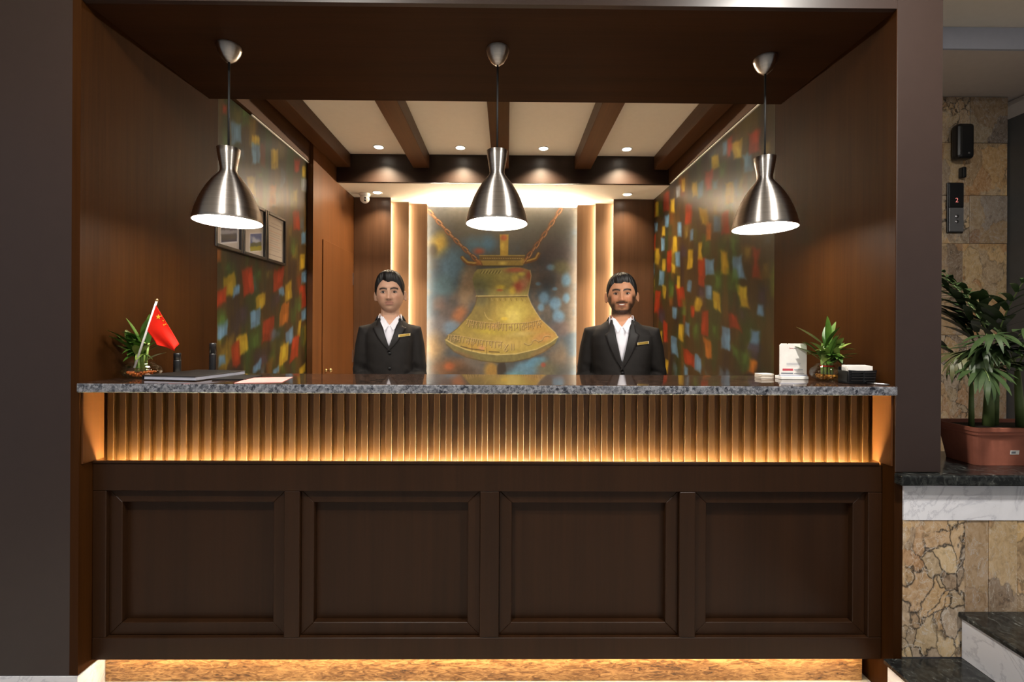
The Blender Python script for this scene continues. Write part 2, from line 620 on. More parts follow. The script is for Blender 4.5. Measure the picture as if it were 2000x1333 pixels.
beam_mid = MB().box(-0.07, 0.07, 2.32, 3.963, 2.743, 2.862)
bm_me = beam_mid.mesh('ceiling_beam', bevel=0.003)
side_me = MB().box(-0.06, 0.06, 2.32, 3.963, 2.743, 2.862).mesh('ceiling_beam', bevel=0.003)
for x, me, lab in ((-1.425, side_me, 'dark wood ceiling beam against the left wall'),
                   (-0.751, bm_me, 'dark wood ceiling beam second from the left'),
                   (-0.061, bm_me, 'dark wood ceiling beam above the centre pendant lamp'),
                   (0.653, bm_me, 'dark wood ceiling beam second from the right'),
                   (1.337, side_me, 'dark wood ceiling beam against the right mural wall')):
    o = put('ceiling_beam', me, 'laminate_beam', None, (x, 0, 0))
    tag(o, lab, 'beam', 'beams of the coffered ceiling')
tag(part('ceiling_beam', MB().box(-1.486, 1.448, 3.965, 3.994, 2.618, 2.862), 'laminate_fascia', bevel=0.002),
    'dark wood fascia board running across behind the beams', 'beam')
tag(part('wall_moulding', MB().box(-1.529, -1.520, 2.72, 3.494, 2.6065, 2.614), 'white_trim'),
    'thin pale strip along the top of the left mural', 'trim')
tag(part('wall_moulding', MB().box(1.415, 1.4245, 2.42, 3.96, 2.619, 2.626), 'white_trim'),
    'thin pale strip along the top of the right mural', 'trim')
# wood above the right mural
struct('wall_right_upper', MB().box(1.408, 1.45, 2.37, 3.964, 2.627, 2.862), 'laminate_beam',
       'dark wood strip of wall above the right mural', 'wall')
struct('wall_left_upper', MB().box(-1.56, -1.512, 2.388, 3.495, 2.615, 2.9), 'laminate_beam',
       'dark wood strip of wall above the left mural', 'wall')

# stepped back wall with light slots
def back_panel(x0, x1, y, z1, mat, label, cat='panel', group=None):
    o = part('wall_panel', MB().box(x0, x1, y, y + 0.018, 0.0, z1), mat, bevel=0.001)
    return tag(o, label, cat, group)
back_panel(-1.486, -1.133, 4.42, 2.617, 'laminate_back', 'dark wood wall panel at the back left corner under the camera', group='stepped back wall panels')
back_panel(1.034, 1.449, 4.42, 2.617, 'laminate_back', 'dark wood wall panel at the back right corner by the mural', group='stepped back wall panels')
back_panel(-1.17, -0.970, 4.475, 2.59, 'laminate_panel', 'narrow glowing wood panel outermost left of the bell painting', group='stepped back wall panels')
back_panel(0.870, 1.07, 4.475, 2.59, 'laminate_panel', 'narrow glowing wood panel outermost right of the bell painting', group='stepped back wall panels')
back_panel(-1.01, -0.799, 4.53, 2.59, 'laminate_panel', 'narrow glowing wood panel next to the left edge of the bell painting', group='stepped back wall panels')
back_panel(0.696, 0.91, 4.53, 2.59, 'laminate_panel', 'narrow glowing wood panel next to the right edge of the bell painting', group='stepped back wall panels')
# light strips clipped to the back of each panel edge
LED_DEF = [(-1.137, 1, 4.438), (1.038, -1, 4.438), (-0.974, 1, 4.493), (0.874, -1, 4.493), (-0.803, 1, 4.548), (0.700, -1, 4.548)]
names = ['outermost left', 'outermost right', 'left middle', 'right middle', 'left of the painting', 'right of the painting']
for (x, s, y), nm in zip(LED_DEF, names):
    t = part('led_strip', MB().box(x - s * 0.016, x - s * 0.002, y + 0.0005, y + 0.012, 0.3, 2.585), 'led_wall')
    tag(t, 'warm vertical light strip behind the panel edge, ' + nm, 'light strip', 'vertical light strips of the back wall')
t = part('led_strip', MB().box(-0.79, 0.69, 4.622, 4.636, 2.5885, 2.5912), 'led_top')
tag(t, 'warm light strip along the top of the bell painting', 'light strip')

# flush door in the left rear wall
d = part('door_1', MB().box(-1.4865, -1.479, 3.672, 4.395, 0.01, 2.062), 'laminate_door', bevel=0.0015)
d['kind'] = 'structure'
tag(d, 'flush warm wood door in the left wall behind the thinner man', 'door')
for z in (1.82, 1.08):
    part('hinge', MB().box(-1.479, -1.474, 4.372, 4.388, z - 0.06, z + 0.06), 'silver', d, label='bright steel hinge')
kn = MB().lathe([(0.0, 0.0), (0.013, 0.0), (0.013, 0.004), (0.006, 0.008), (0.006, 0.022), (0.016, 0.03), (0.018, 0.04), (0.012, 0.05), (0, 0.052)], 20)
kn.v = [(-1.479 + z, 3.735 + x, 1.0 + y) for x, y, z in kn.v]
part('door_knob', kn, 'brass', d, smooth=True)

# ---------------------------------------------------------------- lobby on the right
ledge = thing('stone_ledge', 'black granite ledge that carries the terracotta planter', 'ledge', (1.40, 1.6, 0.0))
ledge_top = MB().box(1.3985, 3.0, 1.596, 1.93, 0.792, 0.831)
o = part('ledge_slab', ledge_top, 'black_granite', None, bevel=0.006, seg=2)
o.parent = ledge
o.matrix_parent_inverse = Matrix.Translation((-1.40, -1.6, 0))
w = struct('wall_ledge', MB().box(1.43, 3.0, 1.645, 1.90, 0.0, 0.791), 'white_marble', 'low wall under the ledge, clad in marble and patterned stone', 'wall')
part('marble_band', MB().box(1.4285, 3.0, 1.622, 1.645, 0.662, 0.791), 'white_marble', w)
xs = [1.4285, 1.655, 1.742, 1.845, 2.1, 2.5, 3.0]
for k in range(len(xs) - 1):
    part('stone_slab', MB().box(xs[k] + 0.001, xs[k + 1] - 0.001, 1.624 + 0.002 * (k % 2), 1.645, 0.168, 0.661), 'breccia_%d' % (k % 4), w, bevel=0.001)
# stairs climbing to the right
for k, (x, z0, z1, lab) in enumerate(((1.372, 0.0, 0.168, 'lowest black stone step beside the desk'),
                                      (1.640, 0.168, 0.336, 'second black stone step up, at the right edge'),
                                      (1.905, 0.336, 0.504, 'third black stone step up, beyond the right edge'))):
    st = thing('stair_step', lab, 'step', (x, 0.3, 0), 'steps of the lobby stairs')
    y0, y1 = 0.25, 1.6205
    for nm, mb, mt, bv in (('riser', MB().box(x, x + 0.02, y0, y1, z0 + (0.001 if k else 0), z1 - 0.022), 'white_marble', 0),
                           ('tread', MB().box(x - 0.018, (x + 0.30 if k < 2 else 3.2) , y0, y1, z1 - 0.02, z1), 'black_granite', 0.004),
                           ('step_core', MB().box(x + 0.022, 3.2 if k == 2 else x + 0.25, y0 + 0.01, y1, z0 + 0.001, z1 - 0.022), 'white_marble', 0)):
        o = part(nm, mb, mt, None, bevel=bv)
        o.parent = st
        o.matrix_parent_inverse = Matrix.Translation((-x, -0.3, 0))
# stone-clad wall by the lift
w = struct('wall_lift', MB().box(1.51, 3.33, 3.02, 3.2, 0.0, 2.909), 'lobby_ceiling_paint', 'wall by the lift clad in patterned stone', 'wall')
rows = [0.3, 0.735, 1.32, 1.93, 2.25, 2.60, 2.906]
cols_x = [1.515, 2.03, 2.55, 3.075, 3.328]
for r in range(len(rows) - 1):
    cx = cols_x if r % 2 else [1.515, 1.99, 2.51, 3.03, 3.328]
    for c in range(4):
        part('stone_slab', MB().box(cx[c] + 0.0012, cx[c + 1] - 0.0012, 3.0 + 0.002 * ((r + c) % 2), 3.02, rows[r] + 0.0012, rows[r + 1] - 0.0012),
             'breccia_%d' % ((r * 2 + c) % 4), w, bevel=0.001)
struct('ceiling_lobby_low', MB().box(1.567, 5.0, 2.515, 6, 2.91, 3.2), 'lobby_ceiling_paint', 'lower grey lobby ceiling above the stone wall', 'ceiling')
struct('trim_3', MB().box(1.567, 5.0, 2.50, 2.514, 2.911, 3.032), 'lobby_band_paint', 'blue-grey face of the step in the lobby ceiling', 'trim')
struct('ceiling_lobby', MB().box(-4.2, 5.0, -2.6, 2.514, 3.034, 3.2), 'ceiling_white', 'upper grey lobby ceiling', 'ceiling')
w = struct('wall_lobby_right', MB().box(3.40, 3.5, 0.6, 3.25, 0.0, 2.905), 'lobby_ceiling_paint', 'grey wall at the far right edge', 'wall')
part('dark_panel', MB().box(3.335, 3.40, 1.9, 3.25, 0.3, 2.76), 'lobby_grey', w)
struct('wall_landing', MB().box(1.53, 3.3, 1.94, 2.98, 0.0, 0.34), 'white_marble', 'stair landing behind the ledge', 'landing')

# recessed lobby lights in the ceiling in front of the desk
for x, y, lab in ((-0.90, 0.33, 'round recessed lobby light left of the camera'), (1.32, 0.70, 'round recessed lobby light right of the camera')):
    t = thing('lobby_light', lab, 'light', (x, y, 3.034), 'recessed lobby lights')
    part('trim_ring', MB().lathe([(0.082, -0.0005), (0.10, -0.0005), (0.10, -0.006), (0.082, -0.006)], 40, close=True), 'white_plastic', t, smooth=True)
    l = bpy.data.lights.new('lobby_beam', 'AREA')
    l.shape = 'DISK'
    l.size = 0.16
    l.energy = LOBBY_W
    l.color = (1.0, 0.95, 0.88)
    lo = bpy.data.objects.new('lobby_beam', l)
    col.objects.link(lo)
    lo.parent = t
    lo.location = (0, 0, -0.008)
# ================================================================ reception desk
ZT = 1.143
top = thing('granite_worktop', 'speckled granite worktop with polished brown top running across the desk', 'worktop', (-0.06, 1.8, 1.11))
wt = MB()
x0, x1, ya, yb, za, zb = XL + 0.001, XR - 0.001, 1.612, 1.995, ZT - 0.033, ZT
wt.box(x0, x1, ya, yb, za, zb)
me = wt.mesh('worktop', bevel=0.004, seg=2)
me.materials.append(MATS['granite_edge'])
me.materials.append(MATS['granite_top'])
for p in me.polygons:
    p.material_index = 1 if p.normal.z > 0.9 else 0
o = bpy.data.objects.new('worktop_slab', me)
col.objects.link(o)
o.parent = top
o.matrix_parent_inverse = Matrix.Translation((0.06, -1.8, -1.11))

desk = thing('reception_desk', 'dark wood reception desk with four framed panels and a glowing slatted band', 'desk', (0, 0, 0))
CB = 'cabinet_brown'
YC = 1.677
ZC0, ZC1 = 0.122, 0.842
# carcass
part('carcass', MB().box(XL + 0.002, XR - 0.002, 1.80, 1.985, 0.001, ZT - 0.0335), CB, desk)
part('cabinet_body', MB().box(XL + 0.002, XR - 0.002, YC + 0.052, 1.799, ZC0, 0.80), CB, desk)
# face frame
part('rail', MB().box(XL + 0.002, XR - 0.002, YC, YC + 0.012, 0.742, ZC1), CB, desk, bevel=0.002)
part('trough_floor', MB().box(XL + 0.002, XR - 0.002, YC + 0.0125, YC + 0.0515, 0.742, 0.800), CB, desk)
part('rail', MB().box(XL + 0.002, XR - 0.002, YC, YC + 0.050, ZC0, 0.203), CB, desk, bevel=0.002)
OP = [(-1.463, -0.814), (-0.758, -0.095), (-0.025, 0.643), (0.702, 1.346)]
edges = [XL + 0.002] + [e for p in OP for e in p] + [XR - 0.002]
for k in range(0, 10, 2):
    part('stile', MB().box(edges[k], edges[k + 1], YC + 0.0004, YC + 0.050, 0.2035, 0.7415), CB, desk, bevel=0.002)
for a, b in OP:
    # stepped moulding round a sunk panel
    pn = part('panel', MB().box(a + 0.044, b - 0.044, YC + 0.040, YC + 0.050, 0.248, 0.696), CB, desk)
    fw, z0, z1, yy = 0.046, 0.2038, 0.7412, YC + 0.016
    a2, b2 = a + 0.0004, b - 0.0004
    for q in ([(a2, z1), (b2, z1), (b2 - fw, z1 - fw), (a2 + fw, z1 - fw)],
              [(a2, z0), (a2 + fw, z0 + fw), (b2 - fw, z0 + fw), (b2, z0)],
              [(a2, z0), (a2, z1), (a2 + fw, z1 - fw), (a2 + fw, z0 + fw)],
              [(b2, z1), (b2, z0), (b2 - fw, z0 + fw), (b2 - fw, z1 - fw)]):
        part('moulding', MB().prism([(x, yy, z) for x, z in q], (0, 0.034, 0)), CB, pn, bevel=0.0018)
# ledge lip and light trough
part('ledge_lip', MB().box(XL + 0.002, XR - 0.014, YC - 0.003, YC + 0.008, ZC1 + 0.0005, ZC1 + 0.010), CB, desk, bevel=0.001)
part('slat_backing', MB().box(XL + 0.002, XR - 0.002, 1.735, 1.745, 0.801, ZT - 0.0335), 'slat_gold', desk)
part('led_strip', MB().box(XL + 0.03, XR - 0.03, YC + 0.016, YC + 0.026, 0.8005, 0.806), 'led_slat', desk, label='golden light strip under the slats')
pitch = 0.0452
n = 64
sl_me = MB().box(-0.0113, 0.0113, 1.717, 1.7345, 0.8005, ZT - 0.0338).mesh('slat', bevel=0.0012)
for k in range(n):
    put('slat', sl_me, 'slat_gold', desk, (-1.4825 + k * pitch, 0, 0))
part('side_cheek', MB().box(XL + 0.0015, XL + 0.008, 1.632, 1.716, 0.853, ZT - 0.034), 'cheek_gold', desk, label='bright orange wood end cheek')
part('side_cheek', MB().box(XR - 0.008, XR - 0.0015, 1.632, 1.716, 0.853, ZT - 0.034), 'cheek_gold', desk, label='bright orange wood end cheek')
# plinth
part('kick_plate', MB().box(XL + 0.003, XR - 0.030, 1.733, 1.75, 0.001, 0.1215), 'kick_stone', desk, label='gold-veined stone kick plate lit from above')
part('led_strip', MB().box(XL + 0.03, XR - 0.05, 1.700, 1.712, 0.114, 0.1212), 'led_kick', desk, label='warm light strip under the desk')

# ================================================================ pendant lamps
def pendant(x, y, label):
    t = thing('pendant_lamp', label, 'lamp', (x, y, 1.776), 'pendant lamps over the desk')
    z0 = 1.776
    prof = [(0.128, 0.0), (0.1262, 0.012), (0.119, 0.045), (0.108, 0.080), (0.094, 0.112), (0.078, 0.142), (0.060, 0.170),
            (0.044, 0.190), (0.034, 0.203), (0.0305, 0.213), (0.0315, 0.224), (0.036, 0.250), (0.041, 0.280), (0.0435, 0.302)]
    inner = [(r - 0.002, z) for r, z in prof]
    part('shade', MB().lathe(prof + [(0.0415, 0.302)] + inner[::-1], 72, close=True), 'brushed_steel', t, smooth=True)
    part('shade_lining', MB().lathe([(r - 0.0026, z + 0.0005) for r, z in prof[:8]] + [(0.0, 0.192)], 64), 'white_plastic', t, smooth=True, label='white inside of the shade')
    part('diffuser', MB().lathe([(0.0, 0.016), (0.10, 0.016), (0.118, 0.013), (0.118, 0.0105), (0.10, 0.010), (0.0, 0.010)], 64), 'pendant_glow', t, smooth=True, label='glowing white disc in the shade')
    part('lamp_holder', MB().lathe([(0.0, 0.206), (0.022, 0.206), (0.022, 0.27), (0.012, 0.285), (0.0, 0.285)], 24), 'black_plastic', t, smooth=True)
    part('cord', MB().tube([(0, 0, 0.28), (0, 0, ZS - z0 - 0.05)], 0.0042, 10), 'black_cable', t, smooth=True)
    zc = ZS - z0
    part('ceiling_rose', MB().lathe([(0.0, zc - 0.0005), (0.046, zc - 0.0005), (0.047, zc - 0.008), (0.041, zc - 0.030), (0.028, zc - 0.052), (0.012, zc - 0.066), (0.0, zc - 0.068)], 48), 'brushed_steel', t, smooth=True)
    return t
pendant(-1.150, 1.885, 'brushed steel pendant lamp in front of the framed certificates')
pendant(-0.044, 1.885, 'brushed steel pendant lamp in front of the bell painting')
pendant(1.095, 1.93, 'brushed steel pendant lamp in front of the right mural')

# ================================================================ downlights
def downlight(x, y, z, label, power, cone=120, blend=1.0):
    t = thing('ceiling_downlight', label, 'light', (x, y, z), 'recessed ceiling downlights')
    part('trim_ring', MB().lathe([(0.036, -0.0005), (0.046, -0.0005), (0.047, -0.004), (0.044, -0.006), (0.036, -0.004)], 40, close=True), 'white_plastic', t, smooth=True)
    part('lens', MB().lathe([(0.0, -0.0045), (0.034, -0.004), (0.0355, -0.002), (0.0355, -0.0006), (0.0, -0.0006)], 32), 'downlight_glow', t, smooth=True)
    l = bpy.data.lights.new('downlight_beam', 'SPOT')
    l.energy = power
    l.color = WARM
    l.spot_size = R(cone)
    l.spot_blend = blend
    l.shadow_soft_size = 0.02
    lo = bpy.data.objects.new('downlight_beam', l)
    col.objects.link(lo)
    lo.parent = t
    lo.location = (0, 0, -0.012)
    return t
for x, lab in ((-1.078, 'small round downlight in the leftmost cream ceiling panel'),
               (-0.397, 'small round downlight in the cream ceiling panel left of the centre beam'),
               (0.299, 'small round downlight in the cream ceiling panel right of the centre beam'),
               (0.998, 'small round downlight in the rightmost cream ceiling panel')):
    downlight(x, 3.81, 2.863, lab, SPOT_W)
downlight(-1.218, 4.26, 2.618, 'small round downlight beside the security camera in the lit soffit', SPOT_W * 0.26)
downlight(1.125, 4.26, 2.618, 'small round downlight in the lit soffit by the right mural', SPOT_W * 0.26)

# ================================================================ security camera
t = thing('security_camera', 'white dome security camera under the lit soffit at back left', 'camera', (-1.345, 4.30, 2.618))
part('mount_base', MB().lathe([(0.0, -0.0005), (0.05, -0.0005), (0.05, -0.012), (0.042, -0.03), (0.0, -0.03)], 36), 'white_plastic', t, smooth=True)
part('camera_ball', MB().ball((0, 0, -0.05), (0.044, 0.044, 0.042), 28, 18), 'white_plastic', t, smooth=True)
fv = Vector((0.35, -0.85, -0.42)).normalized()
q = Vector((0, 0, 1)).rotation_difference(fv)
for dz, r in ((0.016, 0.0085), (-0.007, 0.0095)):
    up = Vector((0, 0, 1)) - fv * fv.z
    up.normalize()
    c = Vector((0, 0, -0.05)) + fv * 0.0405 + up * dz
    mb = MB().lathe([(0, 0), (r, 0), (r, 0.004), (r * 0.7, 0.006), (0, 0.006)], 20)
    mb.v = [tuple(q @ Vector(p) + c) for p in mb.v]
    part('lens', mb, 'black_plastic', t, smooth=True)

# ================================================================ things by the lift
t = thing('wall_speaker', 'rounded black loudspeaker high on the stone wall', 'speaker', (2.978, 2.998, 2.585))
part('housing', MB().box(-0.055, 0.055, -0.075, -0.012, -0.115, 0.115), 'black_plastic', t, bevel=0.022, seg=3)
part('bracket', MB().box(-0.02, 0.02, -0.02, 0.0, -0.06, 0.06), 'black_plastic', t)
part('badge', MB().box(0.004, 0.016, -0.0765, -0.0752, -0.088, -0.078), 'grey_metal', t)
tag(part('wall_bracket', MB().box(2.992, 3.02, 2.965, 2.9985, 2.358, 2.43), 'black_plastic', bevel=0.008, seg=2),
    'small black box on the stone wall between speaker and lift panel', 'bracket')
t = thing('lift_panel', 'lift call panel with red digit on black over grey metal', 'lift panel', (2.967, 2.998, 2.165))
part('back_plate', MB().box(-0.054, 0.052, -0.012, 0.0, -0.166, 0.166), 'black_plastic', t, bevel=0.003)
part('display', MB().box(-0.047, 0.050, -0.016, -0.0122, 0.0, 0.160), 'black_plastic', t, bevel=0.002, label='black display window')
part('button_plate', MB().box(-0.047, 0.050, -0.016, -0.0122, -0.160, -0.002), 'grey_metal', t, bevel=0.002, label='brushed grey button plate')
me = text_mesh('2', 0.042)
o = put('digit', me, 'digit_red', t, (0.002, -0.0166, 0.046))
o.rotation_euler = (PI / 2, 0, 0)
for z in (-0.06, -0.095):
    mb = MB().lathe([(0, 0), (0.011, 0), (0.011, 0.003), (0, 0.004)], 20)
    mb.v = [(x + 0.002, -0.0162 - zz, y + z) for x, y, zz in mb.v]
    part('call_button', mb, 'silver', t, smooth=True)
# brush marks of the two murals: distance along the wall, height, width, height, colour, lean
MARKS_LEFT = '''2.47,2.52,0.048,0.06,r,0 2.67,2.57,0.09,0.104,g,0 2.58,2.44,0.106,0.119,b,-8 2.48,2.37,0.058,0.084,g,0 2.78,2.48,0.098,0.067,y,0 2.78,2.4,0.098,0.135,b,0 3.0,2.45,0.1,0.131,y,-6 2.63,2.35,0.065,0.051,d,0 2.73,2.19,0.107,0.133,y,0 2.82,2.29,0.1,0.082,g,0 3.13,2.38,0.093,0.122,d,0 2.98,2.21,0.084,0.145,o,0 3.32,2.52,0.088,0.097,r,0 3.43,2.52,0.068,0.075,y,0 3.44,2.42,0.113,0.1,w,0 3.27,2.27,0.102,0.128,m,0 3.31,2.12,0.122,0.144,r,-10 3.43,2.02,0.093,0.1,b,0 3.21,2.03,0.065,0.093,m,0 3.28,1.89,0.085,0.111,m,12 3.41,1.84,0.093,0.117,y,0 3.44,1.73,0.094,0.092,b,0 3.26,1.93,0.067,0.127,g,0 2.52,1.58,0.121,0.123,y,-14 2.45,1.51,0.096,0.096,r,0 2.7,1.62,0.128,0.171,r,-12 2.84,1.51,0.128,0.09,y,0 3.06,1.67,0.133,0.164,r,8 3.2,1.6,0.113,0.14,y,-8 3.1,1.59,0.092,0.068,b,0 2.92,1.67,0.054,0.057,m,0 2.81,1.67,0.101,0.082,g,0 2.59,1.55,0.064,0.051,b,0 3.42,1.58,0.112,0.167,r,-10 3.35,1.52,0.089,0.114,g,0 2.78,1.4,0.11,0.108,b,0 2.64,1.4,0.132,0.115,p,0 3.14,1.44,0.125,0.168,o,16 2.46,1.33,0.096,0.084,b,0 2.46,1.4,0.077,0.06,g,0 2.93,1.33,0.136,0.157,r,12 3.44,1.44,0.094,0.093,b,0 3.37,1.34,0.054,0.148,y,12 3.22,1.28,0.132,0.118,b,-10 3.03,1.3,0.117,0.074,d,0 2.65,1.25,0.123,0.11,y,-14 2.77,1.27,0.121,0.121,g,0 2.58,1.19,0.085,0.138,r,-10 2.84,1.16,0.179,0.111,p,0 3.14,1.17,0.125,0.146,y,12 3.3,1.2,0.121,0.178,r,14 2.8,1.1,0.1,0.062,b,0 3.03,1.06,0.087,0.044,b,0 3.42,1.03,0.112,0.067,y,0 2.46,1.17,0.057,0.048,b,0 3.5,1.19,0.058,0.136,g,0 2.5,1.68,0.08,0.073,g,0 2.42,1.72,0.055,0.07,o,0 2.97,1.78,0.112,0.086,p,0 3.03,1.53,0.146,0.088,p,0 2.56,2.24,0.082,0.099,p,0 2.88,2.04,0.106,0.113,p,0 2.48,1.87,0.059,0.084,g,0 2.62,1.88,0.088,0.114,d,0'''
MARKS_RIGHT = '''2.97,2.54,0.104,0.106,b,0 2.82,2.46,0.12,0.121,y,6 3.11,2.5,0.113,0.104,y,10 2.69,2.34,0.122,0.128,b,6 2.62,2.43,0.127,0.137,r,0 2.5,2.34,0.063,0.072,m,0 2.92,2.52,0.057,0.139,r,0 3.0,2.41,0.121,0.114,g,0 3.79,2.5,0.096,0.108,w,0 3.68,2.52,0.068,0.105,y,0 3.45,2.42,0.1,0.132,y,8 3.35,2.38,0.093,0.128,b,6 3.21,2.4,0.12,0.153,r,0 3.11,2.34,0.097,0.074,b,0 2.91,2.23,0.114,0.152,y,4 2.76,2.24,0.077,0.079,m,0 4.08,2.5,0.168,0.175,r,0 3.92,2.42,0.113,0.121,y,0 4.32,2.5,0.124,0.144,y,0 4.23,2.49,0.119,0.141,g,0 4.45,2.54,0.099,0.17,r,0 3.57,2.26,0.149,0.161,r,-6 3.29,2.17,0.127,0.149,y,8 4.06,2.32,0.11,0.116,b,0 4.35,2.33,0.113,0.093,b,0 3.76,2.18,0.104,0.134,b,0 3.61,2.13,0.109,0.103,m,0 3.51,2.08,0.082,0.1,b,0 4.41,2.2,0.117,0.168,r,0 4.32,2.05,0.137,0.165,y,-6 4.16,2.13,0.105,0.128,b,0 3.86,2.07,0.109,0.147,y,0 4.0,1.95,0.117,0.209,r,0 3.8,1.94,0.121,0.127,b,0 4.13,1.94,0.102,0.118,y,0 3.53,1.9,0.104,0.151,y,0 3.33,1.77,0.129,0.222,r,-4 3.19,1.79,0.136,0.114,b,6 2.97,1.79,0.112,0.162,y,4 2.8,1.74,0.131,0.153,b,10 2.69,1.79,0.073,0.077,m,0 2.59,1.73,0.078,0.173,r,0 3.08,2.07,0.111,0.117,b,0 2.97,2.05,0.103,0.155,r,6 4.19,1.82,0.147,0.139,b,-10 4.11,1.68,0.102,0.137,y,0 3.89,1.87,0.091,0.092,y,0 3.55,1.69,0.106,0.101,b,-8 3.72,1.62,0.185,0.195,r,14 4.31,1.61,0.155,0.225,r,-8 3.86,1.49,0.125,0.109,b,0 4.18,1.47,0.204,0.109,p,0 3.38,1.54,0.153,0.128,y,-14 3.08,1.54,0.111,0.124,y,0 3.21,1.61,0.103,0.092,b,0 2.73,1.54,0.112,0.142,y,12 2.86,1.66,0.11,0.123,g,0 3.48,1.48,0.089,0.091,r,0 3.27,1.4,0.108,0.186,r,0 4.07,1.33,0.122,0.193,r,0 3.72,1.33,0.115,0.141,y,0 3.58,1.35,0.086,0.119,b,0 2.85,1.4,0.136,0.109,r,16 2.74,1.44,0.101,0.091,p,0 2.95,1.29,0.116,0.154,b,0 2.61,1.29,0.102,0.118,b,-8 2.55,1.46,0.054,0.06,b,0 3.86,1.21,0.139,0.164,b,8 4.21,1.29,0.106,0.12,y,0 3.21,1.21,0.131,0.145,o,6 3.54,1.12,0.209,0.126,r,14 3.38,1.09,0.133,0.128,b,-8 3.6,1.02,0.095,0.085,b,0 4.04,1.02,0.066,0.133,y,0 2.63,1.13,0.105,0.1,o,-10 2.7,1.16,0.123,0.116,g,0 2.5,1.68,0.084,0.072,m,0 2.48,1.84,0.072,0.058,d,0 3.24,1.95,0.105,0.138,g,0 2.84,1.86,0.095,0.122,g,0 3.07,1.68,0.095,0.102,g,0 3.94,1.7,0.13,0.15,g,0 3.65,1.53,0.111,0.139,g,0 3.35,1.93,0.068,0.127,y,0 3.66,1.98,0.134,0.104,p,0 3.34,1.61,0.149,0.095,p,0 2.61,1.22,0.115,0.087,p,0 2.52,1.54,0.085,0.096,p,0 4.44,1.78,0.092,0.127,y,0 3.97,2.21,0.085,0.114,g,0 4.14,2.25,0.091,0.099,y,0 3.1,1.34,0.096,0.073,g,0 4.44,1.95,0.092,0.126,b,0 3.42,1.34,0.078,0.13,g,0 2.81,1.2,0.105,0.08,g,0 3.77,1.74,0.076,0.107,y,0 3.21,2.04,0.086,0.122,o,0 3.12,2.2,0.098,0.104,m,0'''
# ================================================================ painted surfaces
rng = np.random.default_rng(7)
def field(h, w, cells, octaves=4, seed=0, stretch=(1, 1)):
    """smooth random field 0..1"""
    g = np.random.default_rng(seed)
    out = np.zeros((h, w))
    amp, tot = 1.0, 0.0
    for o in range(octaves):
        cy = max(2, int(cells * stretch[0] * 2 ** o)) + 1
        cx = max(2, int(cells * stretch[1] * 2 ** o)) + 1
        a = g.random((cy + 1, cx + 1))
        yy = np.linspace(0, cy - 1.001, h)
        xx = np.linspace(0, cx - 1.001, w)
        yi, xi = yy.astype(int), xx.astype(int)
        fy, fx = yy - yi, xx - xi
        fy, fx = fy * fy * (3 - 2 * fy), fx * fx * (3 - 2 * fx)
        fy, fx = fy[:, None], fx[None, :]
        v = (a[yi][:, xi] * (1 - fy) * (1 - fx) + a[yi][:, xi + 1] * (1 - fy) * fx
             + a[yi + 1][:, xi] * fy * (1 - fx) + a[yi + 1][:, xi + 1] * fy * fx)
        out += v * amp
        tot += amp
        amp *= 0.55
    return out / tot

def smooth(e0, e1, x):
    t = np.clip((x - e0) / (e1 - e0 + 1e-12), 0, 1)
    return t * t * (3 - 2 * t)

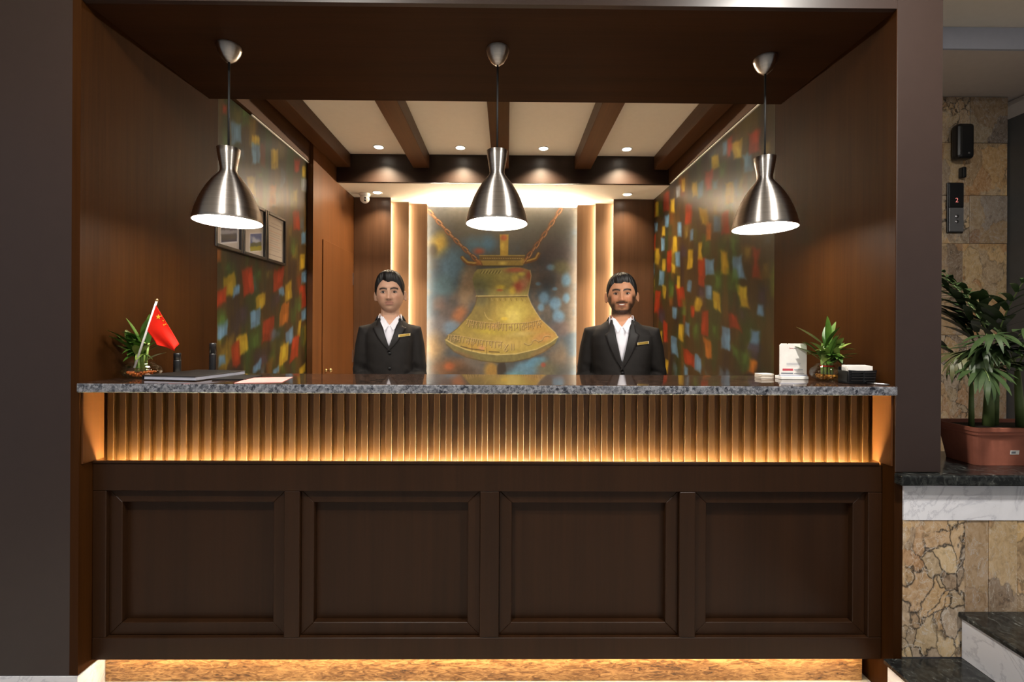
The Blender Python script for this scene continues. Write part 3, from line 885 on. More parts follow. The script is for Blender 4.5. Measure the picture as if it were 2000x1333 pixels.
class Canvas:
    def __init__(self, w, h, base):
        self.w, self.h = w, h
        self.img = np.ones((h, w, 3)) * np.array(base, dtype=float)
        self.X, self.Y = np.meshgrid(np.arange(w) + 0.0, np.arange(h) + 0.0)
    def lay(self, mask, c):
        m = np.clip(mask, 0, 1)[..., None]
        self.img = self.img * (1 - m) + np.array(c, dtype=float) * m
    def blob(self, x, y, rx, ry, c, a=1.0, soft=0.6, rot=0.0, rough=None):
        dx, dy = self.X - x, self.Y - y
        cr, sr = math.cos(R(rot)), math.sin(R(rot))
        u, v = (dx * cr + dy * sr) / rx, (-dx * sr + dy * cr) / ry
        d = np.sqrt(u * u + v * v)
        if rough is not None:
            d = d + (rough - 0.5) * 0.9
        self.lay(a * (1 - smooth(1 - soft, 1 + soft * 0.4, d)), c)
    def slab(self, x, y, w, h, c, a=1.0, lean=0.0, edge=2.0, rough=None):
        dy = self.Y - y
        dx = self.X - x - dy * math.tan(R(-lean))
        d = np.maximum(np.abs(dx) - w / 2, np.abs(dy + dx * 0.25) - h / 2)
        if rough is not None:
            d = d + (rough - 0.5) * edge * 3
        self.lay(a * (1 - smooth(-edge, edge, d)), c)
    def poly(self, pts, c, a=1.0, edge=1.0):
        self.lay(a * self.polymask(pts, edge), c)
    def polymask(self, pts, edge=1.0):
        inside = np.zeros((self.h, self.w), bool)
        dist = np.full((self.h, self.w), 1e9)
        n = len(pts)
        for i in range(n):
            x0, y0 = pts[i]
            x1, y1 = pts[(i + 1) % n]
            cond = ((y0 > self.Y) != (y1 > self.Y))
            xi = (x1 - x0) * (self.Y - y0) / ((y1 - y0) if y1 != y0 else 1e-9) + x0
            inside ^= cond & (self.X < xi)
            dist = np.minimum(dist, self.seg(x0, y0, x1, y1))
        sd = np.where(inside, -dist, dist)
        return 1 - smooth(-edge, edge, sd)
    def seg(self, x0, y0, x1, y1):
        dx, dy = x1 - x0, y1 - y0
        L = dx * dx + dy * dy + 1e-9
        t = np.clip(((self.X - x0) * dx + (self.Y - y0) * dy) / L, 0, 1)
        return np.hypot(self.X - x0 - t * dx, self.Y - y0 - t * dy)
    def line(self, pts, r, c, a=1.0):
        """a brush line; works inside its own box only"""
        xs_, ys_ = [p[0] for p in pts], [p[1] for p in pts]
        x0, x1 = int(max(0, min(xs_) - r - 3)), int(min(self.w, max(xs_) + r + 4))
        y0, y1 = int(max(0, min(ys_) - r - 3)), int(min(self.h, max(ys_) + r + 4))
        if x1 <= x0 or y1 <= y0:
            return
        X, Y = self.X[y0:y1, x0:x1], self.Y[y0:y1, x0:x1]
        d = np.full(X.shape, 1e9)
        for (ax, ay), (bx, by) in zip(pts[:-1], pts[1:]):
            dx, dy = bx - ax, by - ay
            L = dx * dx + dy * dy + 1e-9
            t = np.clip(((X - ax) * dx + (Y - ay) * dy) / L, 0, 1)
            d = np.minimum(d, np.hypot(X - ax - t * dx, Y - ay - t * dy))
        m = (a * (1 - smooth(r - 0.6, r + 0.6, d)))[..., None]
        self.img[y0:y1, x0:x1] = self.img[y0:y1, x0:x1] * (1 - m) + np.array(c, dtype=float) * m

def picture_mesh(name, img, o, ex, ey):
    """a flat grid: image column 0 at o, columns along ex, rows along ey"""
    h, w, _ = img.shape
    o, ex, ey = np.array(o), np.array(ex), np.array(ey)
    gx, gy = np.meshgrid(np.linspace(0, 1, w), np.linspace(0, 1, h))
    co = o + gx[..., None] * ex + gy[..., None] * ey
    idx = np.arange(h * w).reshape(h, w)
    f = np.stack([idx[1:, :-1], idx[1:, 1:], idx[:-1, 1:], idx[:-1, :-1]], -1).reshape(-1, 4)
    me = bpy.data.meshes.new(name)
    me.vertices.add(h * w)
    me.vertices.foreach_set('co', co.reshape(-1).astype(np.float32))
    me.loops.add(f.size)
    me.loops.foreach_set('vertex_index', f.reshape(-1).astype(np.int32))
    me.polygons.add(len(f))
    me.polygons.foreach_set('loop_start', (np.arange(len(f)) * 4).astype(np.int32))
    me.update(calc_edges=True)
    set_paint(me, srgb2lin(img).reshape(-1, 3))
    return me

# ---------------------------------------------------------------- murals of flags
PAL = {'r': (178, 52, 24), 'y': (206, 168, 44), 'b': (104, 150, 190), 'g': (66, 106, 42), 'p': (58, 46, 66), 'o': (198, 112, 36),
       'd': (78, 100, 124), 'm': (140, 116, 46), 'w': (168, 176, 186)}
def mural(marks, y0, y1, z0, z1, seed):
    w, h = 200, 300
    c = Canvas(w, h, (70, 54, 30))
    st = field(h, w, 5, 5, seed, (1.0, 2.2))
    st2 = field(h, w, 6, 5, seed + 1, (0.7, 2.4))
    c.lay(smooth(0.45, 0.7, st), (52, 66, 34))
    c.lay(smooth(0.5, 0.72, st2) * 0.8, (48, 36, 40))
    c.lay(smooth(0.55, 0.75, field(h, w, 7, 4, seed + 2, (0.6, 2))) * 0.7, (108, 78, 34))
    ro = field(h, w, 22, 3, seed + 3)
    g = np.random.default_rng(seed)
    sy = lambda y: (y - y0) / (y1 - y0) * (w - 1)
    sz = lambda z: (z1 - z) / (z1 - z0) * (h - 1)
    ms = []
    for t in marks.split():
        a = t.split(',')
        ms.append([float(a[0]), float(a[1]), float(a[2]), float(a[3]), a[4], float(a[5])])
    for k in range(130):     # faint older marks underneath, and the strip below the desk
        ms.insert(0, [g.uniform(y0, y1), g.uniform(z0, z1 if k % 2 else 1.0), g.uniform(0.04, 0.10), g.uniform(0.10, 0.24), 'rybgpomgpg'[g.integers(10)] + '~', g.uniform(-12, 12)])
    kx, kz = (w - 1) / (y1 - y0), (h - 1) / (z1 - z0)
    for y, z, mw, mh, k, lean in ms:
        faint = k.endswith('~')
        base = np.array(PAL[k[0]], float)
        base = base * g.uniform(0.88, 1.08)
        a = 0.42 if faint else (0.6 if k[0] in 'gpdm' else 0.85)
        c.slab(sy(y), sz(z), mw * kx * 0.92, mh * kz * 0.92, base, a, lean, 3.6 if k[0] in 'gpdm' or faint else 1.9, ro)
        if not faint:
            c.slab(sy(y) + g.uniform(-.2, .2) * mw * kx, sz(z) + g.uniform(-.25, .25) * mh * kz, mw * kx * 0.4, mh * kz * 0.5, np.clip(base * 1.22 + 14, 0, 255), 0.45, lean, 2.0, ro)
    grain = field(h, w, 50, 2, seed + 9, (0.35, 1.6))
    c.img *= (0.86 + 0.28 * grain)[..., None]
    c.img = c.img * 0.71
    c.img[:, :2] *= 0.5
    c.img[:, -2:] *= 0.5
    return c.img

img = mural(MARKS_LEFT, 2.39, 3.493, 0.45, 2.605, 21)
t = thing('wall_mural', 'tall abstract mural of coloured flag strokes behind the framed certificates', 'mural', (-1.53, 2.94, 0.45))
o = put('painted_board', picture_mesh('painted_board', img, (-1.53, 2.39, 2.605), (0, 1.103, 0), (0, 0, -2.155)), 'mural_paint', None)
b = part('board_edge', MB().box(-1.558, -1.5305, 2.39, 3.4945, 0.45, 2.606), 'black_frame', None)
for q in (o, b):
    q.parent = t
    q.matrix_parent_inverse = Matrix.Translation((1.53, -2.94, -0.45))
img = mural(MARKS_RIGHT, 2.372, 4.418, 0.45, 2.617, 33)
t = thing('wall_mural', 'wide abstract mural of coloured flag strokes beside the bearded man', 'mural', (1.425, 3.4, 0.45))
o = put('painted_board', picture_mesh('painted_board', img, (1.425, 2.372, 2.617), (0, 2.046, 0), (0, 0, -2.167)), 'mural_paint', None)
b = part('board_edge', MB().box(1.4255, 1.449, 2.372, 4.418, 0.45, 2.6175), 'black_frame', None)
for q in (o, b):
    q.parent = t
    q.matrix_parent_inverse = Matrix.Translation((-1.425, -3.4, -0.45))

# ---------------------------------------------------------------- the bell painting
def bell_picture():
    s = 3.703
    P = lambda x, y: ((x - 48) / s, (y - 60) / s)          # studio units to canvas cells
    w, h = 297, 340
    c = Canvas(w, h, (74, 78, 84))
    n1, n2, n3 = field(h, w, 4, 5, 2), field(h, w, 5, 5, 3), field(h, w, 7, 5, 4)
    c.lay(smooth(0.42, 0.62, n1), (104, 96, 92))
    c.lay(smooth(0.5, 0.68, n2), (66, 84, 104))
    def B(x, y, rx, ry, col_, a=0.85, soft=0.7, rot=0, n=n3):
        X, Y = P(x, y)
        c.blob(X, Y, rx / s, ry / s, col_, a, soft, rot, n)
    B(600, 180, 620, 170, (74, 70, 62), 0.8)
    B(930, 230, 260, 220, (62, 64, 64), 0.8)
    B(950, 420, 200, 160, (66, 58, 66), 0.7)
    B(150, 330, 80, 110, (190, 158, 66), 0.95)
    B(95, 380, 38, 55, (50, 44, 40), 0.9)
    B(230, 480, 110, 170, (92, 134, 172), 0.85)
    B(170, 640, 110, 110, (96, 136, 160), 0.75)
    B(420, 360, 150, 95, (72, 118, 156), 0.8)
    B(500, 330, 60, 80, (70, 124, 178), 0.7)
    B(430, 385, 60, 35, (176, 82, 58), 0.9)
    B(200, 820, 120, 120, (84, 76, 82), 0.8)
    B(345, 640, 75, 190, (176, 148, 118), 0.75, 0.7, 8)
    B(290, 850, 60, 90, (186, 110, 66), 0.75, 0.8, 30)
    B(130, 930, 110, 90, (104, 104, 116), 0.8)
    B(240, 940, 70, 55, (104, 140, 180), 0.75)
    B(100, 1100, 90, 120, (150, 120, 84), 0.8)
    B(220, 1240, 150, 90, (120, 78, 50), 0.85)
    B(330, 1270, 110, 60, (78, 58, 44), 0.8)
    B(215, 1225, 45, 35, (176, 88, 46), 0.8)
    B(520, 1260, 60, 80, (168, 128, 54), 0.9)
    B(600, 1250, 36, 90, (52, 44, 40), 0.95, 0.3)
    B(760, 1250, 130, 75, (92, 140, 178), 0.9, 0.5, -8)
    B(850, 1190, 90, 35, (88, 148, 194), 0.85, 0.5, -14)
    B(700, 1290, 100, 40, (96, 150, 168), 0.7)
    B(940, 1250, 110, 90, (112, 110, 84), 0.75)
    B(1030, 1130, 80, 120, (134, 116, 100), 0.7)
    B(900, 1210, 22, 22, (172, 74, 60), 0.8)
    for x, y, rx, ry in ((860, 620, 26, 18), (980, 655, 22, 16), (900, 720, 44, 60), (985, 760, 46, 50), (1060, 590, 40, 60), (950, 500, 40, 30), (1010, 860, 46, 50), (880, 790, 30, 34), (1065, 720, 30, 44)):
        B(x, y, rx, ry, (104, 156, 206), 0.85, 0.6)
    B(930, 590, 80, 70, (56, 52, 62), 0.6)
    B(1020, 500, 70, 60, (122, 124, 74), 0.55)
    B(1010, 950, 90, 70, (120, 100, 104), 0.6)
    B(140, 760, 60, 70, (128, 100, 92), 0.5)
    # bell body
    dome = [(420, 515), (395, 540), (381, 590), (393, 640), (408, 690), (415, 716), (600, 722), (784, 712), (788, 680), (800, 620), (808, 560), (800, 522), (750, 505), (690, 497), (560, 507)]
    skirt = [(415, 712), (405, 770), (375, 830), (330, 885), (270, 950), (205, 1000), (185, 1030), (195, 1065), (250, 1115), (340, 1157), (450, 1183), (560, 1195), (680, 1190), (800, 1162), (900, 1117), (980, 1060), (1005, 1010), (985, 975), (930, 925), (880, 880), (840, 820), (810, 770), (785, 708), (600, 716)]
    lip = [(185, 1028), (250, 1066), (340, 1102), (450, 1127), (560, 1138), (700, 1131), (850, 1096), (950, 1046), (1005, 1005), (1005, 1012), (980, 1060), (900, 1117), (800, 1162), (680, 1190), (560, 1195), (450, 1183), (340, 1157), (250, 1115), (195, 1065)]
    c.poly([P(x, y) for x, y in skirt], (176, 156, 74), 1.0, 1.2)
    ms = c.polymask([P(x, y) for x, y in skirt], 1.0)
    keep = c.img.copy()
    B(420, 860, 120, 210, (122, 110, 62), 0.8, 0.8, 30)
    B(440, 730, 70, 60, (104, 104, 78), 0.7)
    B(690, 830, 110, 150, (206, 194, 92), 0.9, 0.9)
    B(680, 860, 60, 80, (230, 214, 120), 0.7, 0.9)
    B(590, 840, 40, 60, (188, 170, 84), 0.6)
    B(850, 930, 110, 90, (196, 150, 78), 0.8, 0.9, -30)
    B(900, 1010, 110, 40, (204, 142, 86), 0.7, 0.9, -14)
    B(500, 970, 170, 28, (190, 174, 62), 0.8, 0.9, 4)
    B(640, 1060, 160, 60, (200, 172, 96), 0.7, 0.9)
    B(420, 1080, 130, 40, (188, 148, 62), 0.75, 0.9, 12)
    B(450, 1090, 26, 22, (216, 150, 116), 0.75, 0.9)
    B(740, 985, 120, 24, (206, 188, 118), 0.6, 0.9, -6)
    B(540, 930, 40, 26, (214, 150, 118), 0.5, 0.9)
    B(240, 1020, 60, 50, (108, 98, 70), 0.7, 0.9, 30)
    B(615, 875, 30, 14, (236, 206, 70), 0.8)
    c.img = keep * (1 - ms[..., None]) + c.img * ms[..., None]
    c.poly([P(x, y) for x, y in lip], (120, 112, 66), 1.0, 1.2)
    c.line([P(x, y) for x, y in lip[:9]], 1.0, (208, 188, 120), 0.9)
    c.line([P(x, y) for x, y in lip[10:]], 1.0, (86, 74, 46), 0.9)
    B(880, 1110, 90, 22, (150, 116, 74), 0.6, 0.9, -24)
    B(330, 1140, 90, 16, (132, 92, 62), 0.5, 0.9, 18)
    c.poly([P(x, y) for x, y in dome], (168, 160, 92), 1.0, 1.2)
    md = c.polymask([P(x, y) for x, y in dome], 1.0)
    keep = c.img.copy()
    B(440, 640, 90, 100, (104, 112, 84), 0.85, 0.9)
    B(430, 690, 70, 40, (100, 104, 92), 0.8, 0.9)
    B(520, 560, 150, 40, (150, 150, 84), 0.7, 0.9)
    B(600, 570, 60, 40, (190, 180, 100), 0.7, 0.9)
    B(690, 520, 100, 26, (196, 102, 80), 0.9, 0.7, -2)
    B(790, 560, 34, 60, (176, 84, 64), 0.9, 0.8)
    B(720, 640, 55, 60, (206, 92, 74), 0.95, 0.8, 20)
    B(760, 620, 40, 60, (212, 138, 116), 0.75, 0.8)
    B(690, 580, 34, 40, (222, 202, 90), 0.9, 0.8)
    B(735, 550, 36, 18, (222, 206, 90), 0.9, 0.7)
    B(590, 645, 42, 22, (236, 208, 76), 0.95, 0.7)
    B(670, 670, 34, 40, (232, 204, 80), 0.95, 0.7)
    B(580, 668, 30, 12, (196, 108, 66), 0.9, 0.7)
    c.img = keep * (1 - md[..., None]) + c.img * md[..., None]
    for k in range(7):
        x = 440 + k * 22
        c.line([P(x, 545), P(x + 12, 527)], 1.0, (92, 84, 48), 0.7)
        c.line([P(x + 7, 546), P(x + 19, 528)], 0.8, (214, 204, 140), 0.7)
    c.line([P(410, 712), P(520, 710), P(784, 706)], 1.3, (216, 196, 132), 0.95)
    c.line([P(420, 720), P(520, 718), P(784, 713)], 0.9, (98, 84, 54), 0.9)
    for k in range(14):
        x = 500 + k * 20
        c.line([P(x, 728), P(x + 5, 744)], 0.7, (196, 178, 112) if k % 2 else (120, 104, 60), 0.75)
    # outlines
    c.line([P(x, y) for x, y in skirt[:7]], 0.9, (96, 80, 52), 0.7)
    c.line([P(x, y) for x, y in skirt[16:23]], 0.9, (216, 196, 140), 0.7)
    c.line([P(x, y) for x, y in dome[7:12]], 0.9, (220, 190, 140), 0.7)
    # crown band, its curled ends and the strap
    c.poly([P(578, 262), P(642, 262), P(640, 420), P(582, 420)], (204, 170, 70), 1, 1.2)
    B(608, 285, 30, 26, (186, 88, 62), 0.9, 0.6)
    B(600, 350, 22, 40, (236, 206, 92), 0.8, 0.8)
    c.poly([P(430, 415), P(760, 413), P(762, 446), P(432, 450)], (116, 94, 50), 1, 1.0)
    c.poly([P(440, 452), P(756, 448), P(748, 490), P(452, 492)], (170, 148, 74), 1, 1.0)
    B(600, 470, 40, 18, (236, 212, 104), 0.95, 0.7)
    for k in range(22):
        X, Y = P(462 + k * 13, 436)
        c.blob(X, Y, 1.2, 1.2, (214, 190, 130), 0.95, 0.6)
    c.line([P(430, 416), P(760, 414)], 0.8, (206, 178, 96), 0.8)
    c.line([P(452, 492), P(748, 490)], 0.9, (60, 50, 38), 0.9)
    for pts, rr in (([(432, 470), (390, 476), (345, 470), (322, 450), (308, 434)], 4.2), ([(758, 462), (800, 452), (840, 438), (852, 415), (860, 402)], 4.0)):
        c.line([P(x, y) for x, y in pts], rr, (120, 78, 42), 1)
        c.line([P(x, y - 5) for x, y in pts], rr * 0.4, (206, 172, 84), 0.9)
    # chains
    def chain(a, b, n):
        ax, ay = P(*a)
        bx, by = P(*b)
        ang = math.degrees(math.atan2(by - ay, bx - ax))
        L = math.hypot(bx - ax, by - ay) / n
        for k in range(n):
            t = (k + 0.5) / n
            x, y = ax + (bx - ax) * t, ay + (by - ay) * t + 4 * math.sin(t * PI)
            ca, sa = math.cos(R(ang)), math.sin(R(ang))
            ring = []
            wd = 3.0 if k % 2 == 0 else 1.0
            for q in range(15):
                f = 2 * PI * q / 14
                u, v = math.cos(f) * L * 0.66, math.sin(f) * wd
                ring.append((x + u * ca - v * sa, y + u * sa + v * ca))
            c.line(ring, 2.0, (74, 46, 32), 1)
            c.line(ring, 1.3, (150, 96, 60), 1)
            c.line(ring[8:13], 0.7, (214, 164, 116), 0.9)
    chain((58, 88), (442, 478), 12)
    chain((1024, 70), (752, 462), 10)
    B(425, 465, 24, 26, (176, 112, 52), 0.8, 0.6)
    B(745, 455, 18, 26, (206, 170, 76), 0.8, 0.6)
    # raised letters round the skirt
    G = {'ga': [[(.2, 0), (.2, .55), (.05, .7)], [(.75, 0), (.75, 1)]],
         'pa': [[(.15, 0), (.15, .5), (.4, .62), (.75, .55)], [(.75, 0), (.75, 1)]],
         'ra': [[(.3, 0), (.55, .2), (.3, .42), (.65, .95)]],
         'na': [[(.7, 0), (.7, 1)], [(.7, .45), (.25, .45), (.15, .6), (.3, .68)]],
         'ta': [[(.7, 0), (.7, 1)], [(.7, .35), (.35, .4), (.2, .65), (.4, .95)]],
         'la': [[(.8, 0), (.8, 1)], [(.8, .45), (.6, .35), (.5, .6), (.35, .35), (.15, .5), (.3, .85)]],
         'sa': [[(.2, 0), (.45, .2), (.2, .4), (.5, .95)], [(.8, 0), (.8, 1)], [(.3, .45), (.8, .45)]],
         'ma': [[(.2, 0), (.2, .7), (.05, .75)], [(.2, .6), (.8, .6)], [(.8, 0), (.8, 1)]],
         'aa': [[(.5, 0), (.5, 1)]],
         'ka': [[(.5, 0), (.5, 1)], [(.5, .4), (.2, .35), (.15, .65), (.5, .6), (.8, .35), (.9, .6)]],
         'shri': [[(.15, .1), (.4, .25), (.2, .5), (.6, .8)], [(.75, -.25), (.75, 1)], [(.3, -.2), (.75, -.2)]]}
    def letters(seq, path, hgt, up=None):
        pts = [P(x, y) for x, y in path]
        seglen = [math.dist(p, q) for p, q in zip(pts[:-1], pts[1:])]
        tot = sum(seglen)
        def at(d):
            for (p, q), L in zip(zip(pts[:-1], pts[1:]), seglen):
                if d <= L:
                    t = d / L
                    return (p[0] + (q[0] - p[0]) * t, p[1] + (q[1] - p[1]) * t), ((q[0] - p[0]) / L, (q[1] - p[1]) / L)
                d -= L
            p, q = pts[-2], pts[-1]
            return q, ((q[0] - p[0]) / seglen[-1], (q[1] - p[1]) / seglen[-1])
        cell = tot / len(seq)
        for off, cl, r in (((0.7, 0.7), (78, 60, 34), 0.75), ((0, 0), (214, 184, 126), 0.55)):
            c.line([(p[0] + off[0], p[1] + off[1]) for p in pts], r, cl, 0.8)
            for k, gname in enumerate(seq):
                for stroke in G[gname]:
                    pl = []
                    for u, v in stroke:
                        (x, y), (tx, ty) = at((k + u) * cell)
                        pl.append((x - ty * v * hgt + off[0], y + tx * v * hgt + off[1]))
                    c.line(pl, r, cl, 0.85)
    letters(['ga', 'pa', 'ra', 'sa', 'aa', 'na', 'na', 'shri', 'ga', 'aa', 'la', 'aa', 'ga', 'ta', 'ma', 'na', 'ga', 'ka'],
            [(342, 884), (420, 898), (520, 908), (620, 912), (720, 908), (800, 900), (878, 882)], 13)
    letters(['ga', 'ka', 'ma', 'aa', 'la', 'sa', 'ga', 'pa', 'aa', 'pa', 'aa', 'la'],
            [(205, 995), (290, 1002), (380, 1020), (480, 1036), (598, 1044)], 12)
    # numeral, bars and the wavy ornament
    for off, cl, r in ((0.8, (84, 64, 36), 0.8), (0, (216, 190, 130), 0.6)):
        c.line([(P(x, y)[0] + off, P(x, y)[1] + off) for x, y in ((612, 1062), (626, 1082), (640, 1062), (624, 1086), (612, 1104), (626, 1114), (638, 1104), (626, 1086))], r, cl, 0.9)
        for x in (666, 682):
            c.line([(P(x, 1060)[0] + off, P(x, 1060)[1]), (P(x, 1104)[0] + off, P(x, 1104)[1])], r, cl, 0.9)
        c.line([(P(x, y)[0], P(x, y)[1] + off) for x, y in ((760, 1052), (790, 1066), (812, 1058), (822, 1034), (842, 1026), (864, 1040), (890, 1030), (902, 1004), (930, 996), (950, 1002))], r, cl, 0.85)
        c.line([(P(x, y)[0], P(x, y)[1] + off) for x, y in ((300, 1076), (370, 1094), (470, 1106))], r, (70, 52, 32), 0.7)
        c.line([(P(x, y)[0], P(x, y)[1] + off) for x, y in ((505, 1114), (580, 1118))], r, (70, 52, 32), 0.7)
    c.line([P(380, 1060), P(380, 1110)], 0.6, (84, 64, 36), 0.7)
    c.line([P(487, 1090), P(487, 1132)], 0.6, (84, 64, 36), 0.7)
    c.line([P(470, 830), P(480, 858), P(500, 880), P(530, 886)], 0.7, (206, 190, 120), 0.7)
    grain = field(h, w, 60, 3, 12)
    c.img *= (0.9 + 0.2 * grain)[..., None]
    m = c.img.mean(2, keepdims=True)
    c.img = (m + (c.img - m) * 0.9) * 0.80 + 6
    return np.clip(c.img, 0, 255)

img = bell_picture()
ZP1, ZP0 = 2.587, 0.83
full = np.concatenate([img, img[-1:].repeat(2, 0)], 0)
t = thing('bell_painting', 'large lit painting of a temple bell hung on chains', 'painting', (-0.05, 4.6, 0.75))
px0, px1 = -0.845, 0.742
# canvas cells are 1/194.5 m apart
wm = 297 / 194.6
hm = 342 / 194.6
o = put('canvas', picture_mesh('canvas', full, (-0.05 - wm / 2 - 0.002, 4.61, ZP1), (wm, 0, 0), (0, 0, -hm)), 'canvas_paint')
b = part('stretcher', MB().box(-0.90, 0.80, 4.611, 4.64, 0.75, ZP1 + 0.001), 'black_frame')
for q in (o, b):
    q.parent = t
    q.matrix_parent_inverse = Matrix.Translation((0.05, -4.6, -0.75))

# ---------------------------------------------------------------- framed certificates
def certificate(y0, y1, kind, label):
    z0, z1 = 1.766, 2.083
    t = thing('framed_certificate', label, 'picture frame', (-1.529, (y0 + y1) / 2, z0), 'framed certificates on the left mural')
    yc = (y0 + y1) / 2
    x0, x1 = -0.0005 + 0.0007, 0.022
    hw, hh, fw = (y1 - y0) / 2, z1 - z0, 0.018
    for nm, a in (('frame_side', (x0, x1, -hw, -hw + fw, 0, hh)), ('frame_side', (x0, x1, hw - fw, hw, 0, hh)),
                  ('frame_rail', (x0, x1, -hw + fw + .0003, hw - fw - .0003, 0, fw)), ('frame_rail', (x0, x1, -hw + fw + .0003, hw - fw - .0003, hh - fw, hh))):
        part(nm, MB().box(*a), 'black_frame', t, bevel=0.002)
    w, h = 56, 76
    c = Canvas(w, h, (196, 186, 176))
    n = field(h, w, 8, 4, kind + 40)
    if kind == 0:
        c.slab(31, 46, 40, 46, (214, 210, 210), 1, 0, 0.8)
        c.slab(31, 46, 36, 42, (60, 58, 78), 1, 0, 0.8)
        for yy, cc, hh_ in ((30, (70, 68, 104), 8), (40, (176, 176, 192), 6), (46, (60, 58, 60), 7), (53, (136, 136, 142), 6), (60, (52, 50, 52), 8)):
            c.slab(31, yy, 36, hh_, cc, 0.9, 0, 1.5, n)
    elif kind == 1:
        c.slab(34, 54, 34, 30, (224, 220, 222), 1, 0, 0.8)
        c.slab(34, 54, 31, 27, (84, 96, 144), 1, 0, 0.8)
        c.blob(34, 52, 15, 6, (190, 196, 208), 0.9, 0.7, 0, n)
        c.slab(34, 58, 31, 7, (92, 92, 66), 0.95, 0, 1.2, n)
        c.slab(34, 64, 31, 7, (150, 142, 40), 0.95, 0, 1.0, n)
        for yy in (20, 24, 28):
            c.line([(12, yy), (44, yy)], 0.35, (170, 162, 156), 0.7)
    else:
        c.line([(8, 18), (50, 18)], 0.6, (120, 104, 104), 0.8)
        c.line([(12, 12), (46, 12)], 0.6, (160, 140, 130), 0.7)
        for k, yy in enumerate(range(26, 62, 4)):
            c.line([(9, yy), (48 - (k * 7) % 12, yy)], 0.5, (190, 150, 132) if k % 3 == 0 else (164, 154, 148), 0.8)
        c.line([(8, 66), (50, 66)], 0.5, (130, 118, 116), 0.8)
    # columns run away from the room's front, as read from inside the room
    me = picture_mesh('certificate_print', c.img, (0.008, -hw + fw * 0.9, hh - fw * 0.9), (0, 2 * (hw - fw * 0.9), 0), (0, 0, -(hh - 1.8 * fw)))
    put('certificate_print', me, 'print_ink', t)
    part('backing', MB().box(x0, 0.0074, -hw + fw * 0.9, hw - fw * 0.9, fw * 0.9, hh - fw * 0.9), 'paper_cream', t)
certificate(2.366, 2.612, 0, 'black framed certificate with a grey mountain photo, nearest of three')
certificate(2.617, 2.868, 1, 'black framed certificate with a green field photo, middle of three')
certificate(2.873, 3.122, 2, 'black framed certificate with text only, farthest of three')
# ================================================================ the two receptionists
def head_point(dx, dy, dz, p, off=0.0):
    """surface of the head along unit direction (dx,dy,dz); face looks to -y, eyes near z = 0"""
    w, jaw = p['w'], p['jaw']
    ax, ay, az = 0.076 * w, 0.096, 0.118
    k = 2.25
    rr = (abs(dx) ** k + abs(dy) ** k + abs(dz) ** k) ** (1 / k)
    x, y, z = dx / rr * ax, dy / rr * ay, dz / rr * az
    lo = max(0.0, -z / az)
    x *= 1 - (0.40 - jaw) * lo ** 1.8
    x *= 1 - 0.10 * max(0.0, z / az - 0.3)
    if y > 0:
        y *= 1 - 0.42 * lo ** 1.1
    else:
        y *= 1 - 0.06 * lo ** 2 - 0.10 * max(0.0, z / az) ** 2
    front = max(0.0, -dy)
    g = lambda a, b, s: math.exp(-((a - b) / s) ** 2)
    if front > 0.12:
        f = min(1.0, (front - 0.12) / 0.35)
        d = 0.0
        ax_ = abs(x)
        # nose
        if -0.052 < z < 0.03:
            t = min(1.0, max(0.0, (0.018 - z) / 0.052))
            d += (0.005 + 0.0205 * t ** 1.2) * g(x, 0, 0.0074 + 0.0058 * t) * (1 if z > -0.036 else max(0.0, 1 - (-0.036 - z) / 0.010))
        d += 0.0075 * g(ax_, 0.0135, 0.0062) * g(z, -0.034, 0.007)
        d += 0.0050 * g(z, 0.021, 0.0085) * g(ax_, 0.024, 0.026)
        d -= 0.0085 * g(ax_, 0.031, 0.0150) * g(z, 0.004, 0.0105)
        d += 0.0050 * g(ax_, 0.046, 0.016) * g(z, -0.022, 0.020)
        d += 0.0045 * g(x, 0, 0.022) * g(z, -0.0525, 0.0055)
        d += 0.0052 * g(x, 0, 0.018) * g(z, -0.0665, 0.0055)
        d -= 0.0040 * g(x, 0, 0.026) * g(z, -0.0595, 0.0030)
        d -= 0.0040 * g(x, 0, 0.022) * g(z, -0.0785, 0.0065)
        d += 0.0075 * g(x, 0, 0.022) * g(z, -0.098, 0.014)
        if p['smile']:
            d += 0.0045 * g(ax_, 0.043, 0.012) * g(z, -0.040, 0.014)
            d -= 0.0030 * g(ax_, 0.031, 0.006) * g(z, -0.050, 0.014)
        y -= d * f
    v = Vector((x, y, z))
    if off:
        v += v.normalized() * off
    return v

def sphere_dirs(nu, nv):
    out = []
    for j in range(nv + 1):
        b = -PI / 2 + PI * j / nv
        for i in range(nu):
            a = 2 * PI * i / nu
            out.append((math.cos(b) * math.cos(a), math.cos(b) * math.sin(a), math.sin(b)))
    fs = []
    for j in range(nv):
        for i in range(nu):
            k = (i + 1) % nu
            fs.append((j * nu + i, j * nu + k, (j + 1) * nu + k, (j + 1) * nu + i))
    return out, fs

def ring(cx, cy, z, rx, ry, n=40, k=2.4, front=0.0):
    pts = []
    for i in range(n):
        a = 2 * PI * i / n
        c, s = math.cos(a), math.sin(a)
        r = (abs(c) ** k + abs(s) ** k) ** (-1 / k)
        pts.append((cx + rx * r * c, cy + ry * r * s - (front if s < 0 else 0) * abs(s), z))
    return pts

